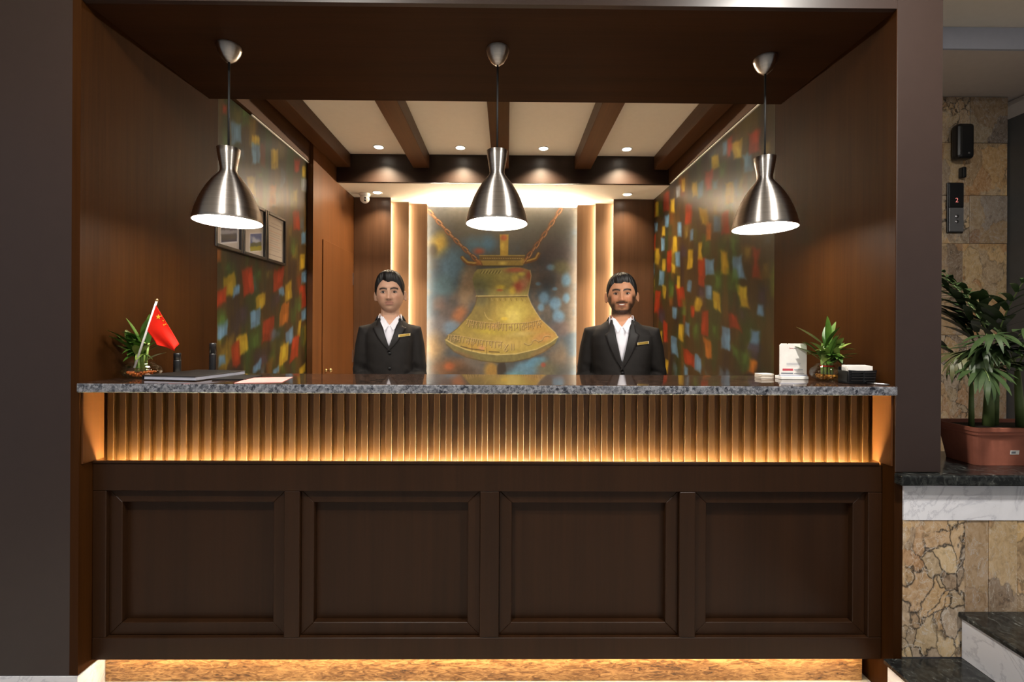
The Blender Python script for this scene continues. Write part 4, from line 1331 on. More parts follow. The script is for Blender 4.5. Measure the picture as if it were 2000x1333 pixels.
def person(loc, rz, p, label):
    g = thing('person', label, 'person', loc, 'receptionists behind the desk', rz)
    W = p['ws']
    HZ = p['h'] - 0.122                       # centre of the head
    hc = Vector((0, -0.022, HZ))
    tilt = Matrix.Rotation(R(p['roll']), 3, 'Y') @ Matrix.Rotation(R(p['turn']), 3, 'Z') @ Matrix.Rotation(R(p['nod']), 3, 'X')
    def H(v):
        return tilt @ Vector(v) + hc
    dz = p['h'] - 1.70
    # ---- body: one continuous skin from head to soles
    mb = MB()
    dirs, fs = sphere_dirs(120, 90)
    mb.add([H(head_point(*d, p)) for d in dirs], fs)
    for s in (-1, 1):
        e = MB().ball((0, 0, 0), (0.0075, 0.019, 0.031), 18, 12)
        e.ball((0.003, -0.006, -0.020), (0.006, 0.010, 0.013), 12, 8)
        m = Matrix.Rotation(R(-24 * s), 3, 'Z') @ Matrix.Rotation(R(8), 3, 'X')
        e.v = [H(m @ Vector(v) + Vector((s * (0.0775 * p['w'] + 0.007), 0.008, -0.012))) for v in e.v]
        mb.add(e.v, e.f)
    nb = 1.40 + dz
    mb.rings([ring(0, 0.012, nb - 0.04, 0.085, 0.066, 28, 2), ring(0, 0.010, nb + 0.01, 0.064, 0.060, 28, 2),
              ring(0, 0.004, nb + 0.06, 0.055 * p['neck'], 0.057, 28, 2), ring(0, -0.004, nb + 0.12, 0.054 * p['neck'], 0.058, 28, 2), ring(0, -0.004, nb + 0.16, 0.045, 0.05, 28, 2)])
    torso = [(0.80, .165, .105), (0.92, .150, .100), (1.04, .142, .098), (1.16, .155, .104), (1.28, .172, .106), (1.36, .160, .092), (1.405, .10, .07), (1.43, .06, .055)]
    mb.rings([ring(0, 0.012, z + dz, a * W, b, 40) for z, a, b in torso])
    # arms hang, elbows bend, hands meet in front
    sh, el, wr = {}, {}, {}
    for s in (-1, 1):
        sh[s] = Vector((s * 0.170 * W, 0.014, 1.345 + dz))
        el[s] = Vector((s * 0.222 * W, 0.035, 1.085 + dz))
        wr[s] = Vector((s * 0.070, -0.165 - (0.014 if s > 0 else 0), 0.985 + dz))
        pa = [sh[s] + Vector((-s * 0.04, 0, 0.0)), sh[s], sh[s].lerp(el[s], .5), el[s], el[s].lerp(wr[s], .5), wr[s]]
        mb.tube(pa, [.044, .047, .043, .038, .036, .027], 16)
        # hand: palm, four fingers and a thumb that closes over the other hand
        fwd = Vector((-s * 0.80, -0.12, -0.58)).normalized()
        side = fwd.cross(Vector((0, -1, 0.1))).normalized() * s
        nrm = fwd.cross(side).normalized()
        pc = wr[s]
        mb.tube([pc, pc + fwd * 0.03, pc + fwd * 0.062, pc + fwd * 0.088], [.026, .031, .034, .030], 14, squash=[(1, .85), (1.15, .55), (1.2, .5), (1.15, .45)])
        for q, (o_, L_) in enumerate(((-0.030, .066), (-0.010, .076), (0.010, .072), (0.030, .056))):
            b0 = pc + fwd * 0.080 + side * o_ * 0.95
            cur = Vector((0, -0.35 * s * 0 - 0.15, -1)).normalized()
            d1 = (fwd * 0.9 + cur * 0.35).normalized()
            d2 = (fwd * 0.5 + cur * 0.85).normalized()
            mb.tube([b0 - fwd * 0.012, b0 + d1 * L_ * .45, b0 + d1 * L_ * .45 + d2 * L_ * .32, b0 + d1 * L_ * .45 + d2 * L_ * .58],
                    [.0092, .0090, .0082, .0068], 10)
        tb = pc + fwd * 0.026 - side * 0.026
        td = (fwd * 0.72 - side * 0.62).normalized()
        mb.tube([tb, tb + td * 0.028, tb + td * 0.042 + fwd * 0.016, tb + td * 0.046 + fwd * 0.034], [.0125, .0110, .0098, .0078], 10)
    for s in (-1, 1):
        x = s * 0.088 * (0.5 + 0.5 * W)
        mb.tube([(x, 0.015, 0.90 + dz), (x, 0.012, 0.70), (x, 0.004, 0.50), (x * 1.02, 0.016, 0.30), (x * 1.04, 0.022, 0.09)], [.088, .074, .056, .054, .038], 18)
        mb.tube([(x * 1.05, 0.055, 0.040), (x * 1.06, 0.0, 0.052), (x * 1.1, -0.08, 0.034), (x * 1.14, -0.16, 0.024)], [.034, .042, .040, .022], 14, squash=[(1, .9), (1, .95), (1.05, .75), (1.2, .7)])
    body = voxel(mb.mesh('body', merge=False), 0.0042, 1)
    n = len(body.vertices)
    co = np.empty(n * 3, np.float32)
    body.vertices.foreach_get('co', co)
    co = co.reshape(-1, 3).astype(float)
    ti = np.array(tilt.inverted())
    L = (co - np.array(hc)) @ ti.T
    x, y, z = L[:, 0], L[:, 1], L[:, 2]
    ax_ = np.abs(x)
    skin = srgb2lin(p['skin'])
    cols = np.ones((n, 3)) * skin
    ga = lambda a, b, s: np.exp(-((a - b) / s) ** 2)
    face = (y < -0.02) & (np.abs(z) < 0.13)
    def lay(m, c):
        nonlocal cols
        m = np.clip(m, 0, 1)[:, None]
        cols = cols * (1 - m) + srgb2lin(c) * m
    rnd = np.random.default_rng(5).random(n)
    lay(0.45 * face * ga(ax_, 0.045, 0.022) * ga(z, -0.025, 0.022), p['blush'])
    lay(0.35 * face * ga(x, 0, 0.016) * ga(z, -0.03, 0.016), p['blush'])
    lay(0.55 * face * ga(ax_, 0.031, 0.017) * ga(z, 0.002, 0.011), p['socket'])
    # eyebrows
    bz = 0.0235 + 0.010 * np.sin(np.clip((ax_ - 0.010) / 0.046, 0, 1) * PI) * 0.55 + p['brow'] - 0.0015
    lay(face * (ax_ > 0.009) * (ax_ < 0.054) * np.exp(-((z - bz) / 0.0058) ** 2) * 1.25, (24, 17, 14))
    # lips
    lay(0.85 * face * (1 - smooth(0.019, 0.026, ax_)) * (np.exp(-((z + 0.0535) / 0.0042) ** 2) + np.exp(-((z + 0.0655) / 0.0050) ** 2)), p['lips'])
    lay(0.7 * face * (1 - smooth(0.022, 0.028, ax_)) * np.exp(-((z + 0.0592 - (0.10 * ax_ if p['smile'] else 0)) / 0.0018) ** 2), (62, 32, 26))
    lay(0.32 * face * ga(ax_, 0.0085, 0.0042) * ga(z, -0.041, 0.0030), (58, 32, 24))
    # stubble or beard
    if p['beard'] > 0.6:
        jawline = smooth(-0.034, -0.062, z) * (y < 0.055) * (z > -0.135)
        cheek = smooth(0.030, 0.046, ax_) + smooth(-0.083, -0.096, z)
        m = jawline * np.clip(cheek, 0, 1)
        m = np.maximum(m, smooth(0.052, 0.064, ax_) * smooth(0.010, -0.02, z) * (ax_ < 0.0735 * p['w']) * (y < 0.012) * (z > -0.11))
        mo = np.exp(-((z + 0.0455 + 0.14 * np.maximum(ax_ - 0.012, 0)) / 0.0058) ** 2) * (1 - smooth(0.030, 0.038, ax_)) * face
        m = np.maximum(m, mo)
        m = np.maximum(m, 0.75 * face * ga(x, 0, 0.012) * ga(z, -0.082, 0.006))
        m = m * smooth(-0.136, -0.108, z)
        lay(np.clip(m, 0, 1) * (0.80 + 0.2 * rnd), (26, 19, 16))
    else:
        mo = np.exp(-((z + 0.0465) / 0.0055) ** 2) * (1 - smooth(0.024, 0.034, ax_)) * face
        lay(0.12 * mo, (96, 74, 62))
        lay(0.20 * smooth(-0.05, -0.075, z) * face * (z > -0.13), (70, 56, 46))
    # sideburn and nape stubble
    lay(0.55 * (ax_ > 0.058) * (ax_ < 0.0735 * p['w']) * ga(y, -0.012, 0.020) * smooth(-0.020, 0.012, z) * (z < 0.06), (34, 26, 22))
    # lower body of the skin is covered by clothes
    set_paint(body, cols)
    put('body', body, 'skin_paint', g)
    # ---- eyes
    for s in (-1, 1):
        ey = MB().ball((0, 0, 0), (0.0145, 0.0118, 0.0058 if not p['smile'] else 0.0056), 18, 12)
        c = Vector((s * 0.0315, head_point(s * 0.3, -0.95, 0.034, p).y + 0.0072, 0.0035))
        ey.v = [H(Vector(v) + c) for v in ey.v]
        e = part('eye', ey, 'eye_white', g, smooth=True)
        ir = MB().ball((0, 0, 0), (0.0060, 0.0030, 0.0054), 14, 8)
        ir.v = [H(Vector(v) + c + Vector((0, -0.0100, 0.0004))) for v in ir.v]
        part('iris', ir, 'eye_dark', e, smooth=True)
        lid = MB()
        arc = []
        for q in range(9):
            t_ = q / 8
            xx = -0.0165 + 0.033 * t_
            arc.append(H(c + Vector((xx, -0.0085 + abs(xx) * 0.30, 0.0058 - (xx / 0.0165) ** 2 * 0.0050))))
        lid.tube(arc, [.0010, .0018, .0023, .0025, .0026, .0025, .0023, .0018, .0010], 8)
        part('eyelid', lid, 'lash_brown', e, smooth=True)
    if p['smile']:
        tm = MB()
        top_, bot_ = [], []
        for q in range(11):
            xx = -0.0205 + 0.041 * q / 10
            d = Vector((xx, -0.0955, -0.0575)).normalized()
            yy = head_point(d.x, d.y, d.z, p).y
            lift = (xx / 0.0205) ** 2 * 0.0042
            half = 0.0040 * (1 - (xx / 0.0205) ** 2 * 0.75)
            top_.append(H((xx, yy - 0.0026, -0.0580 + lift + half)))
            bot_.append(H((xx, yy - 0.0020, -0.0580 + lift - half)))
        tm.add(top_ + bot_, [(i, i + 1, 12 + i, 11 + i) for i in range(10)])
        back = [v + Vector((0, 0.004, 0)) for v in top_ + bot_]
        tm.add(back, [(11 + i, 12 + i, i + 1, i) for i in range(10)])
        part('teeth', tm, 'teeth', g)
    # ---- hair: a cap that thins towards the hairline
    hair = MB()
    nu, nv = 128, 80
    dirs, fs = sphere_dirs(nu, nv)
    hr = np.random.default_rng(p['seed'])
    ph = hr.random(6) * 6.28
    val, pts = [], []
    for d in dirs:
        v = head_point(*d, p)
        a = math.atan2(d[0], -d[1])                # 0 at the face, +-pi at the nape
        aa = abs(a)
        fr = p['hairline']
        part_ = p['part'] * (math.sin(a * 1.0) if aa < 1.2 else 0)
        if aa < 0.62:
            hl = fr + part_ * 0.012 - 0.004 * math.cos(a * 7 + ph[0]) - 0.010 * p['peak'] * math.exp(-(a / 0.16) ** 2)
        elif aa < 1.08:
            hl = fr + part_ * 0.012 - (fr - 0.016) * ((aa - 0.62) / 0.46) ** 1.4
        elif aa < 1.55:
            hl = 0.016 - 0.030 * math.exp(-((aa - 1.30) / 0.13) ** 2)
        else:
            hl = 0.016 - 0.085 * min(1, (aa - 1.55) / 0.7)
        m = (v.z - hl) / 0.022
        val.append(m)
        th = p['hair_side'] + (p['hair_top'] - p['hair_side']) * min(1, max(0, (v.z - 0.03) / 0.07))
        th += p['quiff'] * max(0, math.cos(a)) ** 2 * math.exp(-((v.z - 0.088) / 0.03) ** 2)
        st = 0.0022 * math.sin(a * 34 + 9 * v.z / 0.1 + ph[1]) * min(1, max(0, v.z) / 0.05) + 0.0016 * math.sin(a * 13 + ph[2] + v.z * 60)
        th = (th + st) * min(1.0, m * 0.8) ** 0.6 if m > 0 else -0.0035 * min(1.0, -m * 1.6)
        pts.append(H(v + Vector((v.x, v.y, v.z * 0.9)).normalized() * th))
    keepf = [f for f in fs if max(val[i] for i in f) > -0.9]
    hair.add(pts, keepf)
    inner = [H(head_point(*d, p, off=-0.009)) for d in dirs]
    hair.add(inner, [tuple(reversed(f)) for f in keepf])
    me = hair.mesh('hair', smooth=True, merge=False)
    bm = bmesh.new()
    bm.from_mesh(me)
    bmesh.ops.delete(bm, geom=[v for v in bm.verts if not v.link_faces], context='VERTS')
    bm.to_mesh(me)
    bm.free()
    put('hair', me, 'hair_black', g)
    # ---- shirt
    sm = MB()
    shirt = [(0.96, .150, .110), (1.04, .150, .108), (1.16, .163, .114), (1.28, .178, .116), (1.36, .160, .102), (1.405, .092, .078), (1.425, .072, .069), (1.44, .066, .066)]
    sm.rings([ring(0, 0.010, z + dz, a * (W if z < 1.38 else 0.5 + 0.5 * W), b, 48) for z, a, b in shirt], caps=False)
    sme = sm.mesh('shirt', smooth=True)
    bm = bmesh.new()
    bm.from_mesh(sme)
    bmesh.ops.subdivide_edges(bm, edges=bm.edges[:], cuts=5, use_grid_fill=True)
    zo = 1.384 + dz
    for v in bm.verts:
        if v.co.y < 0.0 and v.co.z > zo - 0.01:
            inn = 0.75 * (v.co.z - zo) - abs(v.co.x)
            if inn > 0:
                v.co.y += min(0.055, inn * 4.0)
    for f in bm.faces:
        f.smooth = True
    bm.to_mesh(sme)
    bm.free()
    so = put('shirt', sme, 'shirt_white', g)
    # standing collar, open at the throat, with two points
    zc = 1.425 + dz
    outer, up_ = [], []
    m_ = 61
    gap = 1.15
    for q in range(m_):
        a = -PI / 2 + gap + (2 * PI - 2 * gap) * q / (m_ - 1)
        dfr = max(0.0, -math.sin(a)) ** 1.5
        outer.append((0.080 * math.cos(a), 0.008 + (0.078 + 0.018 * dfr) * math.sin(a), zc - 0.008 - 0.050 * dfr))
        up_.append(((0.064 * p['neck'] - 0.010 * dfr) * math.cos(a) * (1 + 0.55 * dfr), 0.006 + (0.066 + 0.010 * dfr) * math.sin(a), zc + 0.034 - 0.052 * dfr))
    cm = MB().add(outer + up_, [(i, i + 1, m_ + i + 1, m_ + i) for i in range(m_ - 1)])
    cb = part('collar', cm, 'shirt_white', so, smooth=True)
    md = cb.modifiers.new('thick', 'SOLIDIFY')
    md.thickness = 0.003
    for s in (-1, 1):
        wing = [(s * 0.055, -0.030, 1.450 + dz), (s * 0.007, -0.084, 1.384 + dz), (s * 0.026, -0.114, 1.352 + dz), (s * 0.052, -0.076, 1.408 + dz)]
        wm = MB().prism(wing, (0, -0.003, 0.001))
        part('collar_wing', wm, 'shirt_white', so)
    # ---- jacket
    jm = MB()
    J = [(0.74, .200, .128), (0.86, .192, .126), (0.98, .172, .122), (1.08, .168, .120), (1.18, .180, .126), (1.28, .194, .128), (1.335, .194, .118), (1.372, .168, .104), (1.400, .122, .090), (1.424, .090, .078)]
    jm.rings([ring(0, 0.010, z + dz, a * (W if z < 1.40 else 0.4 + 0.6 * W), b, 56, 2.3) for z, a, b in J])
    for s in (-1, 1):
        S = sh[s] + Vector((s * 0.006, 0, 0.004))
        pa = [S + Vector((-s * 0.05, 0, 0.006)), S, S.lerp(el[s], .33), S.lerp(el[s], .66), el[s], el[s].lerp(wr[s], .35), el[s].lerp(wr[s], .7), wr[s] + (el[s] - wr[s]) * 0.10]
        jm.tube(pa, [.046, .058, .0600, .0570, .0540, .0510, .0460, .0400], 22)
    jme = voxel(jm.mesh('jacket', merge=False), 0.0065, 4)
    # soft folds
    nv_ = len(jme.vertices)
    jc, jn = np.empty(nv_ * 3, np.float32), np.empty(nv_ * 3, np.float32)
    jme.vertices.foreach_get('co', jc)
    jme.vertices.foreach_get('normal', jn)
    jc, jn = jc.reshape(-1, 3), jn.reshape(-1, 3)
    d_ = 0.0024 * np.sin(jc[:, 2] * 95 + jc[:, 0] * 40) * np.exp(-((jc[:, 2] - 1.10 - dz) / 0.07) ** 2) * np.where(np.abs(jc[:, 0]) > 0.12 * W, 1.0, 0.25)
    jme.vertices.foreach_set('co', (jc + jn * d_[:, None]).ravel())
    jme.update()
    bv = BVHTree.FromPolygons([v.co.copy() for v in jme.vertices], [tuple(q.vertices) for q in jme.polygons])
    def on_front(x_, z_, lift=0.0):
        h = bv.ray_cast(Vector((x_, -1.0, z_)), Vector((0, 1, 0)))
        if h[0] is None:
            return Vector((x_, -0.05, z_))
        return h[0] + Vector((0, -lift, 0))
    zv, zt_, vw = p['vee'] + dz, 1.432 + dz, 0.066
    def half(z_):
        t_ = max(0.0, (z_ - zv) / (zt_ - zv))
        return vw * t_ ** 0.92
    bm = bmesh.new()
    bm.from_mesh(jme)
    kill = [f for f in bm.faces if f.calc_center_median().y < 0.012 and f.calc_center_median().z > zv and abs(f.calc_center_median().x) < half(f.calc_center_median().z) + 0.012 * min(1.0, (f.calc_center_median().z - zv) / 0.06)]
    kill += [f for f in bm.faces if f.calc_center_median().z > 1.415 + dz and math.hypot(f.calc_center_median().x, f.calc_center_median().y - 0.01) < 0.076]
    bmesh.ops.delete(bm, geom=list(set(kill)), context='FACES')
    for f in bm.faces:
        f.smooth = True
    bm.to_mesh(jme)
    bm.free()
    jo = put('jacket', jme, 'suit_black', g)
    # lapels lie on the chest, notch near the collar bone
    for s in (-1, 1):
        rows = []
        for q in range(25):
            t_ = q / 24
            z_ = zv - 0.006 + (zt_ + 0.004 - zv) * t_
            inn = half(max(z_, zv)) - 0.010
            wid = 0.060 * math.sin(min(1.0, t_ / 0.74) * PI / 2) ** 0.8
            if t_ > 0.74:
                wid = 0.040 - 0.030 * (t_ - 0.74) / 0.26
            rows.append([on_front(s * (inn + wid * r_), z_, 0.006 - 0.002 * r_) for r_ in (0, .25, .5, .75, 1)])
        for k in range(5):
            ys_ = [r_[k].y for r_ in rows]
            for i in range(25):
                a_, b_ = max(0, i - 3), min(25, i + 4)
                rows[i][k].y = min(sum(ys_[a_:b_]) / (b_ - a_), ys_[i] + 0.002)
            ys_ = [r_[k].y for r_ in rows]
            for i in range(25):
                a_, b_ = max(0, i - 2), min(25, i + 3)
                rows[i][k].y = sum(ys_[a_:b_]) / (b_ - a_)
        lm = MB()
        vs_ = [v for r_ in rows for v in r_]
        lm.add(vs_, [(i * 5 + k, i * 5 + k + 1, i * 5 + 6 + k, i * 5 + 5 + k) for i in range(24) for k in range(4)])
        lo = part('lapel', lm, 'suit_lapel', jo, smooth=True)
        md = lo.modifiers.new('thick', 'SOLIDIFY')
        md.thickness = 0.004
        md.offset = 0
    # back of the jacket collar
    outer, up_ = [], []
    for q in range(31):
        a = -0.30 + (PI + 0.60) * q / 30
        outer.append((0.094 * math.cos(a), 0.012 + 0.088 * math.sin(a), 1.414 + dz))
        up_.append((0.078 * math.cos(a), 0.010 + 0.076 * math.sin(a), 1.447 + dz))
    cm = MB().add(outer + up_, [(i, i + 1, 31 + i + 1, 31 + i) for i in range(30)])
    lo = part('jacket_collar', cm, 'suit_lapel', jo, smooth=True)
    md = lo.modifiers.new('thick', 'SOLIDIFY')
    md.thickness = 0.005
    # buttons, pocket and badge
    for z_ in (zv - 0.015, zv - 0.105):
        c_ = on_front(0.004, z_, 0.0)
        b_ = MB().lathe([(0, 0), (0.0085, 0), (0.009, 0.003), (0.006, 0.005), (0, 0.0045)], 16)
        b_.v = [(c_.x + vx, c_.y - vz, c_.z + vy) for vx, vy, vz in b_.v]
        part('button', b_, 'black_plastic', jo, smooth=True)
    bx, bz_ = p['badge']
    q0 = [on_front(bx - 0.034, bz_ - 0.0075, 0.013), on_front(bx + 0.034, bz_ + 0.0010, 0.011), on_front(bx + 0.034, bz_ + 0.0160, 0.011), on_front(bx - 0.034, bz_ + 0.0075, 0.013)]
    bo = part('name_badge', MB().quadbox(q0, (0, 0.003, 0)), 'badge_rim', g, label='gold name badge')
    ctr = sum(q0, Vector()) / 4
    q1 = [ctr + (v - ctr) * 0.86 + Vector((0, -0.0006, 0)) for v in q0]
    bi = part('badge_plate', MB().quadbox(q1, (0, 0.001, 0)), 'badge_gold', bo)
    q2 = [ctr + Vector((-0.024, 0, -0.003)) + (v - ctr) * 0.22 + Vector((0, -0.0012, 0)) for v in q0]
    part('badge_mark', MB().quadbox(q2, (0, 0.0006, 0)), 'badge_ink', bo)
    zpk = p['badge'][1] - 0.035
    pk = [on_front(0.075 * W, zpk, 0.002), on_front(0.150 * W, zpk + 0.006, 0.002), on_front(0.150 * W, zpk + 0.022, 0.002), on_front(0.075 * W, zpk + 0.016, 0.002)]
    part('breast_pocket', MB().quadbox(pk, (0, 0.003, 0)), 'suit_lapel', jo)
    # cuffs, trousers and shoes
    for s in (-1, 1):
        a_, b_ = wr[s] + (el[s] - wr[s]) * 0.16, wr[s] + (el[s] - wr[s]) * 0.02
        part('shirt_cuff', MB().tube([a_, b_], [.0345, .0335], 18), 'shirt_white', so, smooth=True)
    tm = MB()
    tm.rings([ring(0, 0.014, z + dz, a * W, b, 40) for z, a, b in ((0.99, .160, .108), (0.92, .172, .112), (0.84, .182, .116), (0.78, .178, .112))])
    for s in (-1, 1):
        x = s * 0.088 * (0.5 + 0.5 * W)
        tm.tube([(x, 0.015, 0.86 + dz), (x, 0.013, 0.70), (x, 0.008, 0.48), (x * 1.02, 0.012, 0.28), (x * 1.04, 0.012, 0.065)], [.098, .090, .078, .074, .072], 22)
    put('trousers', voxel(tm.mesh('trousers', merge=False), 0.009, 3), 'suit_black', g)
    for s in (-1, 1):
        x = s * 0.088 * (0.5 + 0.5 * W)
        sh_ = MB()
        sh_.rings([[(x * 1.06 + (vx) * sc, vy, z) for vx, vy, _ in ring(0, -0.045, 0, .050, .135, 32, 2.2)] for z, sc in ((0.0, 1.0), (0.022, 1.02))])
        sh_.rings([[(x * 1.06 + vx * sc, -0.045 + (vy + 0.045) * sc + oy, z) for vx, vy, _ in ring(0, -0.045, 0, .048, .131, 32, 2.2)] for z, sc, oy in ((0.0225, 1.0, 0), (0.05, .93, 0.006), (0.075, .74, 0.03), (0.092, .62, 0.05))])
        part('shoe', sh_, 'shoe_black', g, smooth=True)
    return g

painted('skin_paint', 0.5, 0.35)
plain('lash_brown', lin(40, 27, 22), 0.6)
person((-0.716, 2.80, 0), R(11),
       dict(h=1.676, ws=0.77, w=1.06, jaw=0.17, neck=1.0, smile=False, beard=0.2, skin=(200, 156, 130), blush=(192, 132, 108), socket=(120, 82, 66),
            lips=(186, 122, 110), brow=0.0, hairline=0.070, hair_side=0.008, hair_top=0.023, quiff=0.012, part=-0.9, peak=0.0, seed=3, roll=-2, turn=-2, nod=0,
            vee=1.235, badge=(0.088, 1.300)),
       'slim clean-shaven man in black suit and white open collar standing at left')
person((0.690, 2.74, 0), R(-11),
       dict(h=1.672, ws=0.98, w=1.10, jaw=0.18, neck=1.08, smile=True, beard=1.0, skin=(196, 140, 106), blush=(196, 118, 86), socket=(116, 74, 54),
            lips=(164, 94, 80), brow=0.001, hairline=0.071, hair_side=0.007, hair_top=0.015, quiff=0.006, part=0.35, peak=0.8, seed=8, roll=-1, turn=-3, nod=1,
            vee=1.135, badge=(0.118, 1.262)),
       'smiling bearded man in black suit and white shirt standing at right')
# ================================================================ things on the desk
def lift_to(o, parent):
    """parent an object built in room coordinates"""
    o.parent = parent
    o.matrix_parent_inverse = Matrix.Translation(parent.location).inverted()
    return o

def blade(L, w, droop, fold=0.12, n=9):
    """a leaf: starts at the origin, grows along +x and bends down"""
    mb = MB()
    up, lo = [], []
    for i in range(n):
        t = i / (n - 1)
        x = L * t * (1 - 0.25 * droop * t)
        z = L * (0.10 * t - droop * 0.75 * t * t)
        ww = w * max(0.03, math.sin(PI * min(1, t * 0.92 + 0.08)) ** 0.8)
        for s in (-1, 0, 1):
            up.append((x, s * ww / 2, z + (abs(s) * ww * fold)))
            lo.append((x, s * ww / 2, z + (abs(s) * ww * fold) - 0.0007))
    f = [(i * 3 + k, i * 3 + k + 1, i * 3 + k + 4, i * 3 + k + 3) for i in range(n - 1) for k in (0, 1)]
    mb.add(up, f)
    mb.add(lo, [tuple(reversed(q)) for q in f])
    return mb.mesh('leaf', smooth=True, merge=False)

LEAVES = [blade(0.085, 0.028, 0.35), blade(0.105, 0.031, 0.18), blade(0.072, 0.025, 0.75), blade(0.118, 0.031, 0.07)]
for m in LEAVES:
    m.materials.append(MATS['leaf_green'])
LEAVES_L = [m.copy() for m in LEAVES]
for m in LEAVES_L:
    m.materials.clear()
    m.materials.append(MATS['leaf_light'])

def glass_bowl(x, y, rad, hgt, pm, label, seed):
    t = thing('glass_bowl', label, 'bowl', (x, y, ZT + 0.0006), 'glass bowls on the desk')
    h = hgt
    out = [(0.0, 0.0), (rad * 0.55, 0.0), (rad * 0.80, h * 0.12), (rad * 0.98, h * 0.34), (rad, h * 0.48), (rad * 0.93, h * 0.68), (rad * 0.72, h * 0.86), (rad * 0.60, h * 0.95), (rad * 0.62, h)]
    inn = [(max(0, r - 0.003), z + 0.003 if z < h * 0.3 else z) for r, z in out]
    part('bowl_glass', MB().lathe(out + [(rad * 0.60, h)] + inn[::-1], 48), 'clear_glass', t, smooth=True)
    wz = h * 0.60
    wp = [(0.0, 0.0046), (rad * 0.50, 0.0046), (rad * 0.74, h * 0.15), (rad * 0.91, h * 0.35), (rad * 0.935, h * 0.48), (rad * 0.90, wz), (0.0, wz)]
    part('water', MB().lathe(wp, 40), 'water', t, smooth=True)
    g = random.Random(seed)
    pebs = [MB().ball((0, 0, 0), (0.0055, 0.0048, 0.0038), 8, 6).mesh('pebble', smooth=True) for _ in range(1)]
    n = 0
    for layer in range(3):
        zz = 0.0095 + layer * 0.0062
        rmax = rad * (0.52 + 0.11 * layer) - 0.006
        for k in range(40):
            r_, a_ = rmax * math.sqrt(g.random()), g.random() * 6.28
            o = put('pebble', pebs[0], pm, t, (r_ * math.cos(a_), r_ * math.sin(a_), zz + g.uniform(-.001, .001)))
            o.rotation_euler = (g.random() * 3, g.random() * 3, g.random() * 3)
            n += 1
    return t

def bamboo(x, y, base, stalks, leaves, label, ribbon, seed, xlim=None):
    t = thing('lucky_bamboo', label, 'plant', (x, y, ZT + base), 'lucky bamboo plants on the desk')
    g = random.Random(seed)
    tops = []
    for k in range(stalks):
        a = 2 * PI * k / stalks + 0.3
        r = 0.017 if k else 0.0
        h = g.uniform(0.070, 0.125)
        px, py = r * math.cos(a), r * math.sin(a)
        ex = 1.5
        path = [(px, py, 0), (px * 1.05, py * 1.05, h * .5), (px * ex, py * ex, h)]
        part('stalk', MB().tube(path, [.0042, .0044, .0036], 8), 'stalk_green', t, smooth=True)
        tops.append(Vector(path[-1]))
    if ribbon:
        part('ribbon', MB().lathe([(0.0238, 0.030), (0.0245, 0.030), (0.0245, 0.036), (0.0238, 0.036)], 24, close=True), 'ribbon_red', t, label='red ribbon tied round the stalks')
    for _ in range(20):
        leaves.append((g.uniform(150, 390), g.uniform(5, 65), g.choice((0, 0, 2, 1)), g.random() < .3, g.uniform(.01, .06)))
    for k, (az, el, kind, lt, up) in enumerate(leaves):
        b = tops[k % len(tops)]
        me = (LEAVES_L if lt else LEAVES)[kind]
        o = bpy.data.objects.new('leaf', me)
        col.objects.link(o)
        o.parent = t
        o.location = (b.x, b.y, b.z - up)
        o.rotation_euler = (0, R(-el), R(az))
    return t

glass_bowl(-1.4345, 1.80, 0.068, 0.062, 'pebble_red', 'squat round glass bowl with reddish pebbles, left end of desk', 3)
bamboo(-1.437, 1.802, 0.0250, 8,
       [(200, 62, 3, 0, 0), (95, 86, 3, 0, 0), (80, 60, 1, 0, .01), (10, 50, 1, 0, 0), (-20, 25, 0, 0, .02), (230, 40, 1, 0, .02), (-60, 45, 0, 1, .01),
        (-75, 15, 2, 1, .03), (250, 10, 2, 0, .04), (215, 20, 0, 0, .05), (-40, 68, 1, 0, 0), (-95, 35, 0, 0, .0), (20, 8, 2, 0, .04), (160, 60, 0, 0, .02), (-15, 55, 0, 1, .02), (265, 55, 0, 0, .03), (-110, 20, 2, 0, .02), (40, 35, 0, 0, .03)],
       'leafy lucky bamboo in the left glass bowl beside the flag', False, 5)
glass_bowl(1.268, 1.79, 0.061, 0.070, 'pebble_amber', 'squat round glass bowl with amber pebbles, right end of desk', 9)
bamboo(1.268, 1.79, 0.0270, 9,
       [(100, 87, 3, 0, -0.02), (10, 66, 3, 0, 0), (170, 32, 3, 1, 0), (5, 28, 1, 1, .03), (15, 14, 2, 0, .04), (-60, 60, 1, 0, 0), (-35, 72, 1, 0, .01), (200, 10, 2, 1, .03), (-100, 50, 0, 1, .01),
        (-70, 25, 2, 1, .02), (60, 70, 1, 0, 0), (-20, 8, 2, 0, .05), (150, 50, 0, 0, .02), (-120, 30, 0, 0, .03), (185, 45, 0, 1, .02), (-80, 75, 1, 0, .02), (-45, 30, 0, 0, .04), (240, 20, 2, 0, .03)],
       'leafy lucky bamboo in the right glass bowl tied with red ribbon', True, 11)

